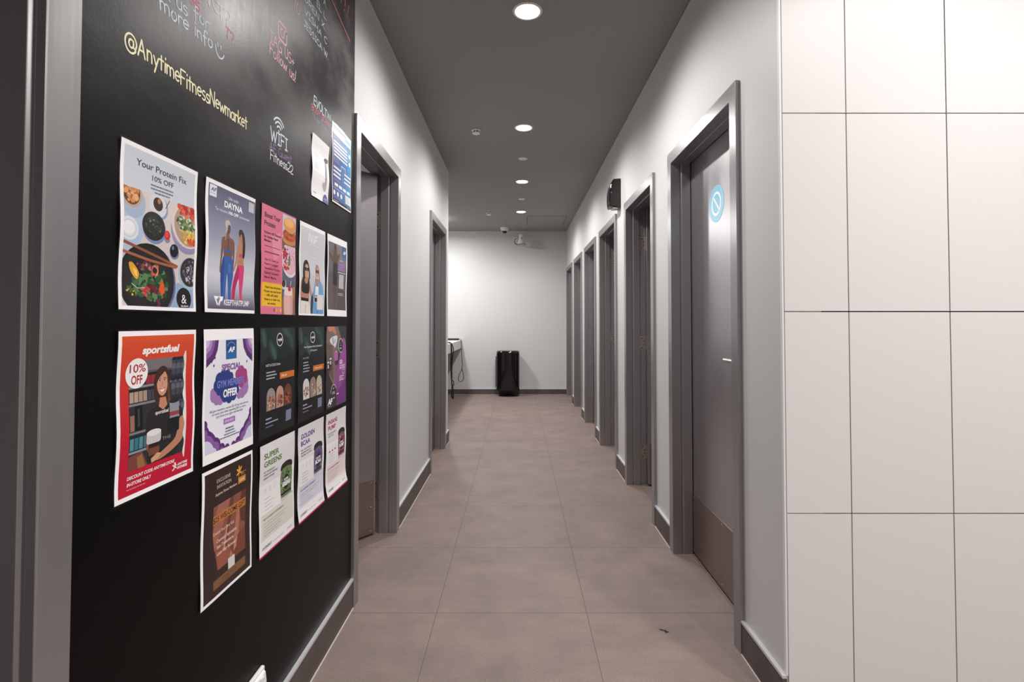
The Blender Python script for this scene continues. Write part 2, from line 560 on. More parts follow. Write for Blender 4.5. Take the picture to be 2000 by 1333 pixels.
def door(idx, side, y0o, y1o, ang, label, handle=False, sticker=False, kick=True, hinges=True, bead=0.030):
    xw = XR if side > 0 else XL
    c = -side
    y0, y1 = y0o + FW, y1o - FW
    root = empty('door_%d' % idx, (xw, (y0 + y1) / 2, 0), label, None, None, 'structure')
    # frame swept round the opening with mitred corners
    def ring(fn):
        return [fn(d, n + 0.030 - bead if -0.043 < n < -0.029 else n) for d, n in PROF]
    R = [ring(lambda d, n: (xw + c * n, y0 - d, 0.0)), ring(lambda d, n: (xw + c * n, y0 - d, ZC + d)),
         ring(lambda d, n: (xw + c * n, y1 + d, ZC + d)), ring(lambda d, n: (xw + c * n, y1 + d, 0.0))]
    b = MB()
    b.rings(R, M_FRAME, closed=False, cap0=False, cap1=False)
    b.box(xw + c * -0.1, xw + c * -0.02, y0 - 0.03, y0 - 0.016, 0, 0.004, M_SEAL)
    b.build('door_frame', root, bevel=0.0012)
    # leaf built closed, then swung about the hinge line on the far jamb
    w_ = (y1 - y0) + 0.020
    piv = Vector((xw + c * -0.131, y1 + 0.010, 0))
    rot = Matrix.Translation(piv) @ Matrix.Rotation(math.radians(ang) * side, 4, 'Z') @ Matrix.Translation(-piv)
    ya, yb = y1 + 0.008 - w_ + 0.004, y1 + 0.008
    nf, nb = -0.0885, -0.1275        # corridor face and room face
    X = lambda n: xw + c * n
    lb = MB().box(X(nf), X(nb), ya, yb, 0.012, ZC + 0.009, M_LEAF)
    bmesh.ops.transform(lb.bm, matrix=rot, verts=lb.bm.verts[:])
    leaf = lb.build('door_leaf', root, bevel=0.0015)
    def sub(mb, name, bevel=0.0, label=None):
        bmesh.ops.transform(mb.bm, matrix=rot, verts=mb.bm.verts[:])
        return mb.build(name, leaf, bevel=bevel, label=label)
    if kick:
        k = MB().box(X(nf), X(nf + 0.0018), ya + 0.015, yb - 0.012, 0.014, 0.304, M_KICK)
        for yy in (ya + 0.03, (ya + yb) / 2, yb - 0.03):
            for zz in (0.03, 0.29):
                k.lathe((X(nf + 0.0018), yy, zz), [(0.004, 0), (0.003, 0.0012 * c), (0.0, 0.0015 * c)], M_STEEL, 10, 'x')
        for yy in (ya + 0.03, yb - 0.03):
            k.lathe((X(nf + 0.0018), yy, 0.16), [(0.004, 0), (0.003, 0.0012 * c), (0.0, 0.0015 * c)], M_STEEL, 10, 'x')
        sub(k, 'kick_plate', label='brownish steel kick plate with screws')
    if hinges:
        for zz in (0.235, 1.02, 1.745):
            h = MB()
            h.box(X(-0.0875), X(-0.1335), y1 + 0.0125, y1 + 0.0142, zz - 0.05, zz + 0.05, M_HINGE)
            for q in range(5):
                h.lathe((X(-0.137), y1 + 0.010, zz - 0.05 + q * 0.02), [(0.0058, 0.0005), (0.0065, 0.002), (0.0065, 0.018), (0.0058, 0.0195)], M_HINGE, 12)
            for q in (-0.035, -0.012, 0.012, 0.035):
                h.lathe((X(-0.105 if abs(q) > 0.02 else -0.118), y1 + 0.0125, zz + q), [(0.004, 0), (0.0032, -0.0008), (0.0, -0.001)], M_DARKSLOT, 10, 'y')
            h.build('hinge', leaf, label='bronzed steel butt hinge')
    if handle:
        yh, zh = ya + 0.062, 1.018
        h = MB()
        h.lathe((X(nf), yh, zh), [(0.027, 0), (0.027, 0.007 * c), (0.024, 0.010 * c), (0.0, 0.010 * c)], M_STEEL, 28, 'x')
        pts = smooth_path([(X(nf + 0.008), yh, zh), (X(nf + 0.040), yh, zh), (X(nf + 0.054), yh + 0.014, zh), (X(nf + 0.056), yh + 0.06, zh), (X(nf + 0.056), yh + 0.125, zh)], 8)
        h.tube(pts, 0.0085, M_STEEL, 12)
        sub(h, 'door_handle', label='polished steel lever handle')
    if sticker:
        yc, zc, r = 2.276, 1.700, 0.083
        s_ = MB()
        blue, wht = ink((108, 190, 220), 0.36), ink((244, 246, 247), 0.36)
        for q_ in (blue, wht):
            bsdf(q_).inputs['Coat Weight'].default_value = 1.0
            bsdf(q_).inputs['Coat Roughness'].default_value = 0.36
        x0 = X(nf + 0.0006); x1 = X(nf + 0.0010)
        s_.lathe((X(nf), yc, zc), [(r, 0), (r, 0.0006 * c)], blue, 64, 'x')
        ri, ro = 0.043, 0.054
        n = 56
        A = [[(x1, yc + q * math.cos(2 * PI * i / n), zc + q * math.sin(2 * PI * i / n)) for i in range(n)] for q in (ri, ro)]
        va = [[s_.bm.verts.new(p) for p in row] for row in A]
        for i in range(n):
            s_.face([va[0][i], va[0][(i + 1) % n], va[1][(i + 1) % n], va[1][i]], wht)
        # bar from the far top to the near bottom
        dx, dz = -math.cos(PI / 4), -math.sin(PI / 4)
        px, pz = -dz * 0.0055, dx * 0.0055
        e = 0.046
        q4 = [(yc - dx * e + px, zc - dz * e + pz), (yc + dx * e + px, zc + dz * e + pz), (yc + dx * e - px, zc + dz * e - pz), (yc - dx * e - px, zc - dz * e - pz)]
        s_.face([s_.bm.verts.new((x1, a, d)) for a, d in q4], wht)
        sub(s_, 'sign_sticker', label='round pale blue sticker with a white crossed circle')
    return root


door(1, 1, *DOORS_R[0], 0, 'closed dark grey door with a round blue sticker, nearest on the right', handle=True, sticker=True)
door(2, 1, *DOORS_R[1], 88, 'open dark grey door under the black wall dispenser')
door(3, 1, *DOORS_R[2], 86, 'dark grey doorway just beyond the black wall dispenser')
door(4, 1, *DOORS_R[3], 0, 'dark grey doorway third from the back wall on the right')
door(5, 1, *DOORS_R[4], 0, 'dark grey doorway second from the back wall on the right')
door(6, 1, *DOORS_R[5], 0, 'dark grey doorway against the back wall')
door(7, -1, *DOORS_L[1], 40, 'half open dark grey door at the end of the chalkboard')
door(8, -1, *DOORS_L[2], 0, 'dark grey doorway on the left beside the alcove')
door(9, -1, *DOORS_L[0], 96, 'dark grey door frame at the near edge of the chalkboard', bead=0.001)


# ------------------------------------------------------------------ ceiling fittings
def downlight(x, y, power, label, group):
    t = empty('downlight', (x, y, CEIL), label, 'ceiling light', group)
    r = MB()
    r.lathe((x, y, CEIL), [(0.058, -0.001), (0.060, -0.004), (0.070, -0.003), (0.072, 0.0), (0.058, 0.0)], M_OFFWHITE, 40, cap0=False, cap1=False)
    r.build('trim_ring', t)
    d = MB()
    d.lathe((x, y, CEIL), [(0.058, -0.0012), (0.050, -0.0028), (0.0, -0.0032)], M_GLOW, 40, cap0=False, cap1=False)
    d.build('diffuser', t, label='glowing round diffuser')
    lamp(t, x, y, CEIL - 0.006, power, 0.112, 138)
    return t


DL = ['round downlight nearest the camera, at the top edge of the photo',
      'second nearest round downlight, level with the smoke detector by the first open door',
      'third round downlight, between the two flat white ceiling discs',
      'farthest round downlight, nearest the back wall and the access panel']
for (x, y), l in zip(CORRIDOR_LAMPS, DL):
    downlight(x, y, LAMP_W, l, 'corridor downlights')
for (x, y) in NEAR_LAMPS:
    downlight(x, y, NEAR_W, 'round downlight in the ceiling beside the chalkboard, out of the photo', 'corridor downlights')
for (x, y) in FOYER_LAMPS:
    downlight(x, y, FOYER_W, 'round downlight in the ceiling before the white panelled wall', 'foyer downlights')

# surface light of the alcove, round the corner behind the end of the left wall
t = empty('alcove_light', (-1.22, 7.30, CEIL), 'round ceiling light inside the alcove beyond the left wall', 'ceiling light')
MB().lathe((-1.22, 7.30, CEIL), [(0.16, 0), (0.165, -0.02), (0.15, -0.025)], M_OFFWHITE, 36).build('base', t)
MB().lathe((-1.22, 7.30, CEIL - 0.025), [(0.148, 0), (0.12, -0.035), (0.06, -0.05), (0.0, -0.053)], M_GLOW_DOME, 36, cap0=False, cap1=False).build('diffuser', t)
lamp(t, -1.22, 7.30, CEIL - 0.085, ALCOVE_W, 0.24, 180, (1.0, 0.99, 0.99))
# lamp of the small room behind the half open door
t = empty('room_light', (-1.5, 2.6, CEIL), 'round ceiling light in the room behind the half open door', 'ceiling light')
MB().lathe((-1.5, 2.6, CEIL), [(0.10, 0), (0.105, -0.015), (0.095, -0.02)], M_OFFWHITE, 30).build('base', t)
MB().lathe((-1.5, 2.6, CEIL - 0.02), [(0.094, 0), (0.07, -0.02), (0.0, -0.028)], M_GLOW, 30, cap0=False, cap1=False).build('diffuser', t)
lamp(t, -1.5, 2.6, CEIL - 0.052, 3.0, 0.15, 180)


def smoke(x, y, label):
    t = empty('smoke_detector', (x, y, CEIL), label, 'smoke detector', 'ceiling smoke detectors')
    MB().lathe((x, y, CEIL), [(0.034, 0), (0.036, -0.003), (0.036, -0.009), (0.033, -0.012)], M_WHITE, 32).build('base', t)
    c = MB()
    c.lathe((x, y, CEIL - 0.012), [(0.026, 0), (0.026, -0.012)], M_DARKSLOT, 28)
    c.build('sensing_chamber', t, label='dark slotted chamber')
    h = MB()
    for k in range(8):
        a = 2 * PI * k / 8
        p = [(x + 0.030 * math.cos(a + d), y + 0.030 * math.sin(a + d)) for d in (-0.16, 0.16)]
        q = [(x + 0.026 * math.cos(a + d), y + 0.026 * math.sin(a + d)) for d in (0.16, -0.16)]
        h.prism(p + q, 'z', CEIL - 0.026, CEIL - 0.011, M_WHITE)
    h.lathe((x, y, CEIL - 0.024), [(0.031, 0), (0.029, -0.005), (0.018, -0.010), (0.0, -0.012)], M_WHITE, 32)
    h.build('cap', t)


smoke(-0.321, 3.931, 'white domed smoke detector near the second downlight, above the first open door')
smoke(-0.390, 6.932, 'small white smoke detector at the far end, left of the farthest downlight')


def disc(x, y, r, label):
    t = empty('sprinkler_cover', (x, y, CEIL), label, 'sprinkler cover', 'flat ceiling discs')
    MB().lathe((x, y, CEIL), [(r, 0), (r, -0.0022), (r - 0.003, -0.004), (0.0, -0.0046)], M_WHITE, 36).build('cover_plate', t)
    MB().lathe((x, y, CEIL - 0.0044), [(0.005, 0), (0.005, -0.001), (0.0, -0.0012)], M_DARKSLOT, 12).build('center_hole', t)


disc(0.047, 4.625, 0.041, 'flat white ceiling disc before the third downlight')
disc(0.049, 6.152, 0.038, 'flat white ceiling disc before the farthest downlight')

t = empty('access_panel', (0.415, 7.47, CEIL), 'square access panel flush in the grey ceiling near the back wall', 'access panel')
b = MB()
x0, x1, y0, y1 = 0.136, 0.694, 7.133, 7.81
for q in ((x0, x1, y0, y0 + 0.006), (x0, x1, y1 - 0.006, y1), (x0, x0 + 0.006, y0, y1), (x1 - 0.006, x1, y0, y1)):
    b.box(q[0], q[1], q[2], q[3], CEIL - 0.0012, CEIL, M_BACKING)
b.build('panel_gap', t)
MB().box(x0 + 0.006, x1 - 0.006, y0 + 0.006, y1 - 0.006, CEIL - 0.002, CEIL, M_CEIL).build('panel', t)
MB().lathe((0.185, 7.42, CEIL - 0.002), [(0.009, 0), (0.009, -0.002), (0.006, -0.003), (0.0, -0.003)], M_DARKSLOT, 16).build('latch', t)

# ------------------------------------------------------------------ security camera and horn speaker
cx, cy = -0.205, 8.02
t = empty('security_camera', (cx, cy, CEIL), 'white dome security camera under the ceiling at the back wall', 'security camera')
MB().lathe((cx, cy, CEIL), [(0.066, 0), (0.064, -0.012), (0.057, -0.040), (0.050, -0.048), (0.042, -0.050)], M_OFFWHITE, 40).build('housing', t)
MB().lathe((cx, cy, CEIL - 0.049), [(0.042, 0), (0.040, -0.018), (0.030, -0.034), (0.015, -0.042), (0.0, -0.044)], M_BLACKGLOSS, 36).build('dome', t, label='black glass dome')
MB().lathe((cx, cy, CEIL - 0.049), [(0.042, 0.001), (0.0455, -0.004), (0.0435, -0.008), (0.0405, -0.008)], M_OFFWHITE, 36, cap0=False, cap1=False).build('dome_ring', t)

sx_, sy_ = 0.060, 8.16
zt_, zb_ = 2.575, 2.415
t = empty('horn_speaker', (sx_, sy_, zb_), 'white horn loudspeaker mounted high on the back wall', 'loudspeaker')
prof = [(0.0, zt_ - zb_ + 0.004), (0.034, zt_ - zb_ + 0.003), (0.039, zt_ - zb_ - 0.004), (0.041, 0.12), (0.045, 0.085), (0.052, 0.05), (0.062, 0.022), (0.072, 0.004), (0.074, 0.0), (0.071, -0.003), (0.058, 0.02), (0.03, 0.05), (0.0, 0.055)]
b = MB().lathe((sx_, sy_, zb_), prof, M_OFFWHITE, 40, cap0=False, cap1=False)
b.build('horn', t)
MB().lathe((sx_, sy_, zb_), [(0.0735, 0.003), (0.0755, 0.0), (0.0735, -0.006), (0.070, -0.004)], M_BLACK, 40, cap0=False, cap1=False).build('rim_gasket', t, label='dark rim around the horn mouth')
b = MB()
b.box(sx_ - 0.018, sx_ + 0.018, sy_ + 0.036, YB, 2.49, 2.50, M_OFFWHITE)
b.box(sx_ - 0.03, sx_ + 0.03, YB - 0.006, YB, 2.45, 2.54, M_OFFWHITE)
b.build('wall_bracket', t, bevel=0.001)
b = MB()
for (a, c, d, e) in ((-0.013, 0.010, 2.516, 2.522), (0.006, 0.012, 2.500, 2.518), (-0.006, 0.012, 2.494, 2.500)):
    pa = math.sqrt(max(0, 0.0455 ** 2 - max(abs(a), abs(c)) ** 2))
    b.box(sx_ + a, sx_ + c, sy_ - pa - 0.003, sy_ - pa + 0.006, d, e, M_BACKING)
b.build('emblem', t, label='small dark printed emblem')
MB().lathe((-0.022, YB, 2.535), [(0.034, 0), (0.034, -0.022), (0.029, -0.030), (0.0, -0.031)], M_OFFWHITE, 32, 'y').build('junction_box', t, label='round white cable outlet box')
MB().tube(smooth_path([(-0.022, YB - 0.030, 2.538), (-0.030, YB - 0.06, 2.525), (-0.048, YB - 0.085, 2.49), (-0.046, YB - 0.11, 2.45), (-0.025, YB - 0.13, 2.425), (0.008, sy_ - 0.01, 2.428)], 8), 0.0052, M_BLACK, 8).build('cable', t, label='black cable')

# ------------------------------------------------------------------ black wall dispenser over the second door
yd0, yd1 = 3.945, 4.065
zd = 2.057
t = empty('air_freshener_dispenser', (XR, (yd0 + yd1) / 2, zd), 'glossy black air freshener dispenser high on the right wall', 'dispenser')
pr = [(0.0, 0.004), (0.0, 0.232), (0.056, 0.226), (0.064, 0.215), (0.074, 0.185), (0.077, 0.182), (0.085, 0.150), (0.0895, 0.118), (0.0905, 0.080), (0.089, 0.045), (0.085, 0.015), (0.080, 0.008), (0.060, 0.012)]
b = MB().prism([(XR - n, zd + z) for n, z in pr], 'y', yd0, yd1, M_BLACKGLOSS)
# prism along y takes (x, z)
b.build('housing', t, bevel=0.006, seg=3)
b = MB()
b.box(XR - 0.062, XR - 0.02, yd0 + 0.02, yd1 - 0.02, zd - 0.001, zd + 0.012, M_STEEL)
b.build('spray_outlet', t, bevel=0.003, label='grey outlet under the dispenser')
for (n, z) in ((0.0735, 0.160), (0.076, 0.120)):
    MB().lathe((XR - n, yd0, zd + z), [(0.0035, 0.001), (0.0035, -0.002), (0.0, -0.0028)], M_STEEL, 12, 'y').build('indicator_stud', t)

# ------------------------------------------------------------------ wall mounted black bin
bx0, bx1 = -0.338, 0.030
bz0, bz1 = 0.078, 0.720
yf, yk = 8.055, 8.318
t = empty('waste_bin', ((bx0 + bx1) / 2, YB - 0.14, 0.0), 'glossy black rounded bin hung on the back wall above the floor', 'bin')
def sup(x0, x1, y0, y1, e, n=48):
    mx_, my_ = (x0 + x1) / 2, (y0 + y1) / 2
    a, c = (x1 - x0) / 2, (y1 - y0) / 2
    out = []
    for i in range(n):
        q = 2 * PI * i / n
        u, v_ = math.cos(q), math.sin(q)
        out.append((mx_ + a * math.copysign(abs(u) ** (2 / e), u), my_ + c * math.copysign(abs(v_) ** (2 / e), v_)))
    return out
def ringz(ins, z):
    return [(x, y, z) for x, y in sup(bx0 + ins, bx1 - ins, yf + ins, yk - ins * 0.4, 3.0)]
b = MB(); b.smooth = True
rs = [ringz(0.06, bz0 + 0.002), ringz(0.022, bz0 + 0.0015), ringz(0.008, bz0 + 0.008), ringz(0.0015, bz0 + 0.022), ringz(0.0, bz0 + 0.05), ringz(0.0, 0.35), ringz(0.0, bz1 - 0.052), ringz(0.0, bz1 - 0.049)]
b.rings(rs, M_BLACKGLOSS)
b.build('body', t)
b = MB(); b.smooth = True
rs = [ringz(0.001, bz1 - 0.047), ringz(0.0, bz1 - 0.040), ringz(0.003, bz1 - 0.020), ringz(0.012, bz1 - 0.007), ringz(0.026, bz1 - 0.001), ringz(0.045, bz1), ringz(0.07, bz1 - 0.001)]
b.rings(rs, M_BLACKGLOSS)
b.build('lid', t)
b = MB()
b.box(bx0 - 0.013, bx0 - 0.002, 8.20, YB, 0.135, 0.625, M_BLACK)
b.box(bx0 + 0.05, bx1 - 0.05, yk - 0.03, YB, 0.14, 0.62, M_BLACK)
b.build('wall_bracket', t, bevel=0.002)
MB().lathe(((bx0 + bx1) / 2 + 0.01, 8.17, 0), [(0.16, 0.0), (0.16, 0.006), (0.15, 0.010), (0.0, 0.010)], M_BLACK, 40, sy=0.72).build('shadow_disc', t, label='thin dark disc painting the shadow under the bin')  # black disc on the floor stands in for the bin's shadow

# ------------------------------------------------------------------ counter in the alcove with its appliances
XC = -0.905
ZT = 0.884
t = empty('counter', (-1.2, 7.0, 0), 'pale counter with deep edge in the alcove left of the bin', 'counter')
MB().box(XC, -1.52, 5.75, YB - 0.002, ZT - 0.018, ZT, M_COUNTER).build('worktop', t, bevel=0.002)
MB().box(XC + 0.0005, XC - 0.03, 5.752, YB - 0.002, 0.757, ZT - 0.018, M_COUNTER).build('fascia', t, bevel=0.0015)
b = MB()
b.box(-1.40, -1.43, 5.80, YB - 0.013, 0, ZT - 0.018, M_FRAME)
b.build('support_panel', t)
t = empty('hair_styling_tool', (-1.05, 8.12, ZT), 'black bar shaped styling tool lying on the far end of the counter', 'appliance')
b = MB()
pts = smooth_path([(-1.32, 8.10, ZT + 0.017), (-1.15, 8.12, ZT + 0.018), (-1.02, 8.125, ZT + 0.018), (-0.93, 8.12, ZT + 0.018)], 6)
b.tube(pts, 0.0165, M_BLACK, 14)
b.build('barrel', t)
pts = smooth_path([(-0.935, 8.12, ZT + 0.018), (-0.905, 8.115, ZT + 0.012), (-0.892, 8.11, ZT - 0.03), (-0.888, 8.11, 0.70), (-0.878, 8.10, 0.57), (-0.872, 8.10, 0.50), (-0.886, 8.10, 0.42), (-0.925, 8.10, 0.335),
                   (-0.935, 8.10, 0.27), (-0.905, 8.10, 0.232), (-0.865, 8.10, 0.255), (-0.852, 8.10, 0.315), (-0.868, 8.10, 0.39), (-0.884, 8.105, 0.45)], 8)
MB().tube(pts, 0.0048, M_BLACK, 8).build('cord', t, label='black cord hanging in a loop')
t = empty('cable_bundle', (-0.90, 6.95, ZT), 'bundle of black cords hanging over the counter edge to near the floor', 'cord')
b = MB()
yk_ = 6.95
def hang(p):
    return smooth_path([(x, yk_ + d, z) for (x, d, z) in p], 8)
b.tube(hang([(-1.30, 0.0, ZT + 0.006), (-1.0, 0.02, ZT + 0.006), (-0.93, 0.02, ZT + 0.012), (-0.895, 0.02, ZT - 0.01), (-0.872, 0.02, ZT - 0.09), (-0.885, 0.02, 0.66), (-0.895, 0.02, 0.52), (-0.893, 0.02, 0.36), (-0.889, 0.02, 0.20), (-0.880, 0.02, 0.135), (-0.872, 0.02, 0.15), (-0.876, 0.02, 0.26), (-0.890, 0.02, 0.34)]), 0.006, M_BLACK, 8)
b.build('cord_strand', t)
b = MB()
b.tube(hang([(-1.30, 0.10, ZT + 0.006), (-1.0, 0.05, ZT + 0.006), (-0.95, 0.0, ZT + 0.014), (-0.912, 0.0, ZT + 0.008), (-0.893, 0.0, ZT - 0.05), (-0.890, 0.0, 0.72), (-0.899, 0.0, 0.60), (-0.890, 0.0, 0.46), (-0.893, 0.0, 0.34), (-0.868, 0.0, 0.315), (-0.866, 0.0, 0.365), (-0.888, 0.0, 0.38)]), 0.006, M_BLACK, 8)
b.build('cord_strand', t)
b = MB()
b.tube(hang([(-1.30, -0.1, ZT + 0.006), (-1.0, -0.04, ZT + 0.006), (-0.93, -0.03, ZT + 0.010), (-0.902, -0.03, ZT - 0.01), (-0.896, -0.03, 0.76), (-0.903, -0.03, 0.62), (-0.897, -0.03, 0.45), (-0.886, -0.03, 0.30), (-0.893, -0.03, 0.20), (-0.888, -0.03, 0.15)]), 0.0055, M_BLACK, 8)
b.build('cord_strand', t)

# ------------------------------------------------------------------ power outlet low on the chalkboard
t = empty('power_outlet', (XL + 0.002, 1.325, 0.225), 'white double power outlet low on the chalkboard wall', 'power outlet')
MB().box(XL + 0.002, XL + 0.013, 1.268, 1.384, 0.186, 0.259, M_WHITE).build('wall_plate', t, bevel=0.004, seg=3)
b = MB()
b.prism([(XL + 0.0125, 0.192), (XL + 0.0125, 0.252), (XL + 0.019, 0.248), (XL + 0.022, 0.222), (XL + 0.019, 0.196)], 'y', 1.276, 1.376, M_WHITE)
b.build('socket_face', t, bevel=0.002)
for yy in (1.300, 1.352):
    MB().box(XL + 0.018, XL + 0.0235, yy - 0.008, yy + 0.008, 0.230, 0.247, M_WHITE).build('switch_rocker', t, bevel=0.0015)
    b = MB()
    for dy, dz in ((-0.007, 0.006), (0.007, 0.006), (0.0, -0.007)):
        b.box(XL + 0.0195, XL + 0.0222, yy + dy - 0.001, yy + dy + 0.001, 0.211 + dz - 0.0035, 0.211 + dz + 0.0035, M_DARKSLOT)
    b.build('socket_slots', t)

# scrap of lint on the floor
b = MB()
b.tube(smooth_path([(0.540, 1.975, 0.002), (0.553, 1.966, 0.003), (0.561, 1.960, 0.002), (0.570, 1.957, 0.003)], 5), 0.0013, M_BLACK, 6)
b.tube(smooth_path([(0.556, 1.952, 0.002), (0.562, 1.960, 0.003), (0.560, 1.972, 0.002)], 5), 0.0011, M_BLACK, 6)
o = b.build('lint_scrap')
tag(o, 'tiny dark scrap of lint on the floor before the closed door', 'lint')

# ------------------------------------------------------------------ black chalkboard wall with chalk writing
XBD = XL + 0.002
board = MB().box(XL, XBD, 0.776, 2.122, 0.121, CEIL, M_BOARD).build('chalkboard')
tag(board, 'black chalkboard wall covered with handwriting and rows of posters', 'chalkboard')


def A(cx, cy, rx, ry, a0, a1, n=10):
    return [(cx + rx * math.cos(math.radians(a0 + (a1 - a0) * i / n)), cy + ry * math.sin(math.radians(a0 + (a1 - a0) * i / n))) for i in range(n + 1)]


# single line handwriting: char -> (advance, strokes); cap height 10, x height 6
G = {
    'A': (7.5, [[(0.3, 0), (3.2, 10), (6.2, 0)], [(1.4, 3.6), (5.2, 3.6)]]),
    'B': (6.8, [[(0.6, 0), (0.6, 10)], [(0.6, 10)] + A(2.6, 7.6, 2.4, 2.4, 80, -90, 8) + [(0.6, 5.2)], [(0.6, 5.2)] + A(2.9, 2.6, 2.8, 2.6, 85, -90, 8) + [(0.6, 0)]]),
    'C': (6.8, [A(3.6, 5, 3.1, 5, 50, 310, 14)]),
    'D': (7.0, [[(0.6, 0), (0.6, 10)], [(0.6, 10)] + A(1.6, 5, 4.4, 5, 85, -85, 12) + [(0.6, 0)]]),
    'E': (6.2, [[(5.2, 10), (0.6, 10), (0.6, 0), (5.4, 0)], [(0.6, 5.2), (4.6, 5.2)]]),
    'F': (6.0, [[(5.6, 10), (0.6, 10), (0.6, 0)], [(0.6, 5.2), (4.6, 5.2)]]),
    'G': (7.6, [A(3.6, 5, 3.2, 5, 55, 330, 16) + [(6.4, 4.6), (3.8, 4.6)], [(6.4, 4.6), (6.6, -0.6)]]),
    'I': (4.6, [[(0.6, 10), (3.8, 10)], [(2.2, 10), (2.2, 0)], [(0.6, 0), (3.8, 0)]]),
    'J': (5.6, [[(1.6, 10), (5.4, 10)], [(3.6, 10), (3.6, 2.4)] + A(2.0, 2.2, 1.7, 2.2, 0, -160, 8)]),
    'L': (5.6, [[(0.6, 10), (0.6, 0), (5.0, 0)]]),
    'N': (7.4, [[(0.6, 0), (0.8, 10), (6.0, 0), (6.2, 10)]]),
    'O': (7.4, [A(3.5, 5, 3.0, 5, 90, 450, 18)]),
    'R': (6.8, [[(0.6, 0), (0.6, 10)], [(0.6, 10)] + A(2.8, 7.4, 2.6, 2.6, 85, -90, 8) + [(0.6, 4.8)], [(2.4, 4.8), (6.0, 0)]]),
    'S': (6.4, [A(3.2, 7.5, 2.5, 2.5, 40, 260, 10) + A(3.0, 2.5, 2.7, 2.5, 80, -140, 10)]),
    'T': (6.6, [[(0, 10), (6.2, 10)], [(3.1, 10), (3.1, 0)]]),
    'U': (6.8, [[(0.6, 10), (0.6, 3)] + A(3.1, 3, 2.5, 3, 180, 360, 8) + [(5.6, 10)], [(5.6, 4), (5.9, 0)]]),
    'V': (6.8, [[(0.2, 10), (3.1, 0), (6.0, 10)]]),
    'W': (9.6, [[(0.2, 11.0), (2.6, 0), (4.6, 8.5), (6.4, 0), (8.6, 9.5)]]),
    'X': (6.6, [[(0.4, 10), (5.8, 0)], [(5.8, 10), (0.4, 0)]]),
    'Y': (6.6, [[(0.2, 10), (3.0, 5)], [(6.0, 10), (3.0, 5), (2.8, 0)]]),
    'H': (7.2, [[(0.6, 0), (0.6, 10)], [(6.0, 0), (6.0, 10)], [(0.6, 5), (6.0, 5)]]),
    'a': (5.6, [A(2.5, 2.8, 2.1, 2.8, 50, 360, 14), [(4.7, 5.8), (4.7, 1.2), (5.2, 0)]]),
    'e': (5.6, [[(0.6, 3.2), (4.8, 3.4)] + A(2.7, 3.2, 2.2, 2.9, 5, 310, 14)]),
    'f': (4.8, [A(3.4, 8.2, 1.6, 2.0, 30, 180, 7) + [(1.8, -1.4)], [(0.2, 5.2), (4.0, 5.2)]]),
    'i': (2.4, [[(1.1, 6), (1.2, 0)], [(1.1, 8.6), (1.15, 9.3)]]),
    'k': (5.4, [[(0.7, 10), (0.7, 0)], [(4.4, 6), (0.8, 2.8), (4.8, 0)]]),
    'l': (2.6, [[(1.1, 10), (1.1, 0)]]),
    'm': (8.4, [[(0.6, 6), (0.7, 0)], [(0.7, 3.4)] + A(2.3, 3.8, 1.6, 2.2, 170, 0, 7) + [(3.9, 0)], [(3.9, 3.4)] + A(5.6, 3.8, 1.7, 2.2, 170, 0, 7) + [(7.4, 0)]]),
    'n': (5.6, [[(0.6, 6), (0.7, 0)], [(0.7, 3.4)] + A(2.6, 3.8, 1.9, 2.2, 170, 0, 7) + [(4.6, 0)]]),
    'o': (5.6, [A(2.6, 3, 2.1, 3, 90, 450, 14)]),
    'r': (4.4, [[(0.6, 6), (0.7, 0)], [(0.7, 3.2)] + A(2.6, 3.4, 1.9, 2.5, 165, 45, 6)]),
    's': (4.8, [A(2.4, 4.6, 1.7, 1.5, 40, 260, 8) + A(2.3, 1.5, 1.9, 1.5, 80, -140, 8)]),
    't': (4.4, [[(2.0, 9.2), (2.1, 0)], [(0.2, 6.2), (4.0, 6.4)]]),
    'u': (5.4, [[(0.6, 6), (0.6, 2.2)] + A(2.5, 2.2, 1.9, 2.2, 180, 360, 7) + [(4.4, 6)], [(4.4, 3), (4.7, 0)]]),
    'w': (7.4, [[(0.2, 6), (1.8, 0), (3.5, 4.6), (5.0, 0), (6.8, 6)]]),
    'y': (5.6, [[(0.6, 6), (2.7, 1.2)], [(4.9, 6), (1.6, -3.2)]]),
    '@': (10.6, [A(5.0, 3.6, 4.6, 5.2, 330, 10, 22), [(9.55, 4.2), (8.6, 1.4), (7.0, 2.2)], A(5.2, 3.6, 1.9, 2.3, 40, 400, 12), [(6.9, 5.6), (7.0, 2.2)]]),
    '!': (2.8, [[(1.5, 10.5), (1.2, 2.8)], [(1.1, 0.5), (1.1, 0)]]),
    '?': (6.0, [A(2.6, 7.3, 2.4, 2.7, 170, -60, 10) + [(2.4, 3.4), (2.4, 2.6)], [(2.4, 0.4), (2.4, -0.2)]]),
    '+': (6.2, [[(0.8, 3.6), (5.2, 3.8)], [(3.0, 6), (3.0, 1.2)]]),
    '.': (2.6, [[(1.0, 0.4), (1.1, 0)]]),
    '1': (4.0, [[(1.8, 10), (1.8, 0)]]),
    '0': (6.4, [A(3.0, 5, 2.5, 5, 90, 450, 16)]),
    '2': (6.2, [A(2.8, 7.4, 2.3, 2.6, 160, -30, 9) + [(2.6, 2.6)] + A(1.9, 1.4, 1.4, 1.4, 80, 290, 7) + [(5.6, 0.4)]]),
    '3': (6.2, [A(2.6, 7.6, 2.2, 2.4, 140, -80, 9) + A(2.6, 2.6, 2.5, 2.6, 80, -140, 9)]),
    '6': (6.2, [A(4.6, 5.4, 4.0, 4.6, 100, 180, 6) + A(3.0, 2.8, 2.4, 2.8, 170, 530, 14)]),
    ' ': (4.0, []),
}


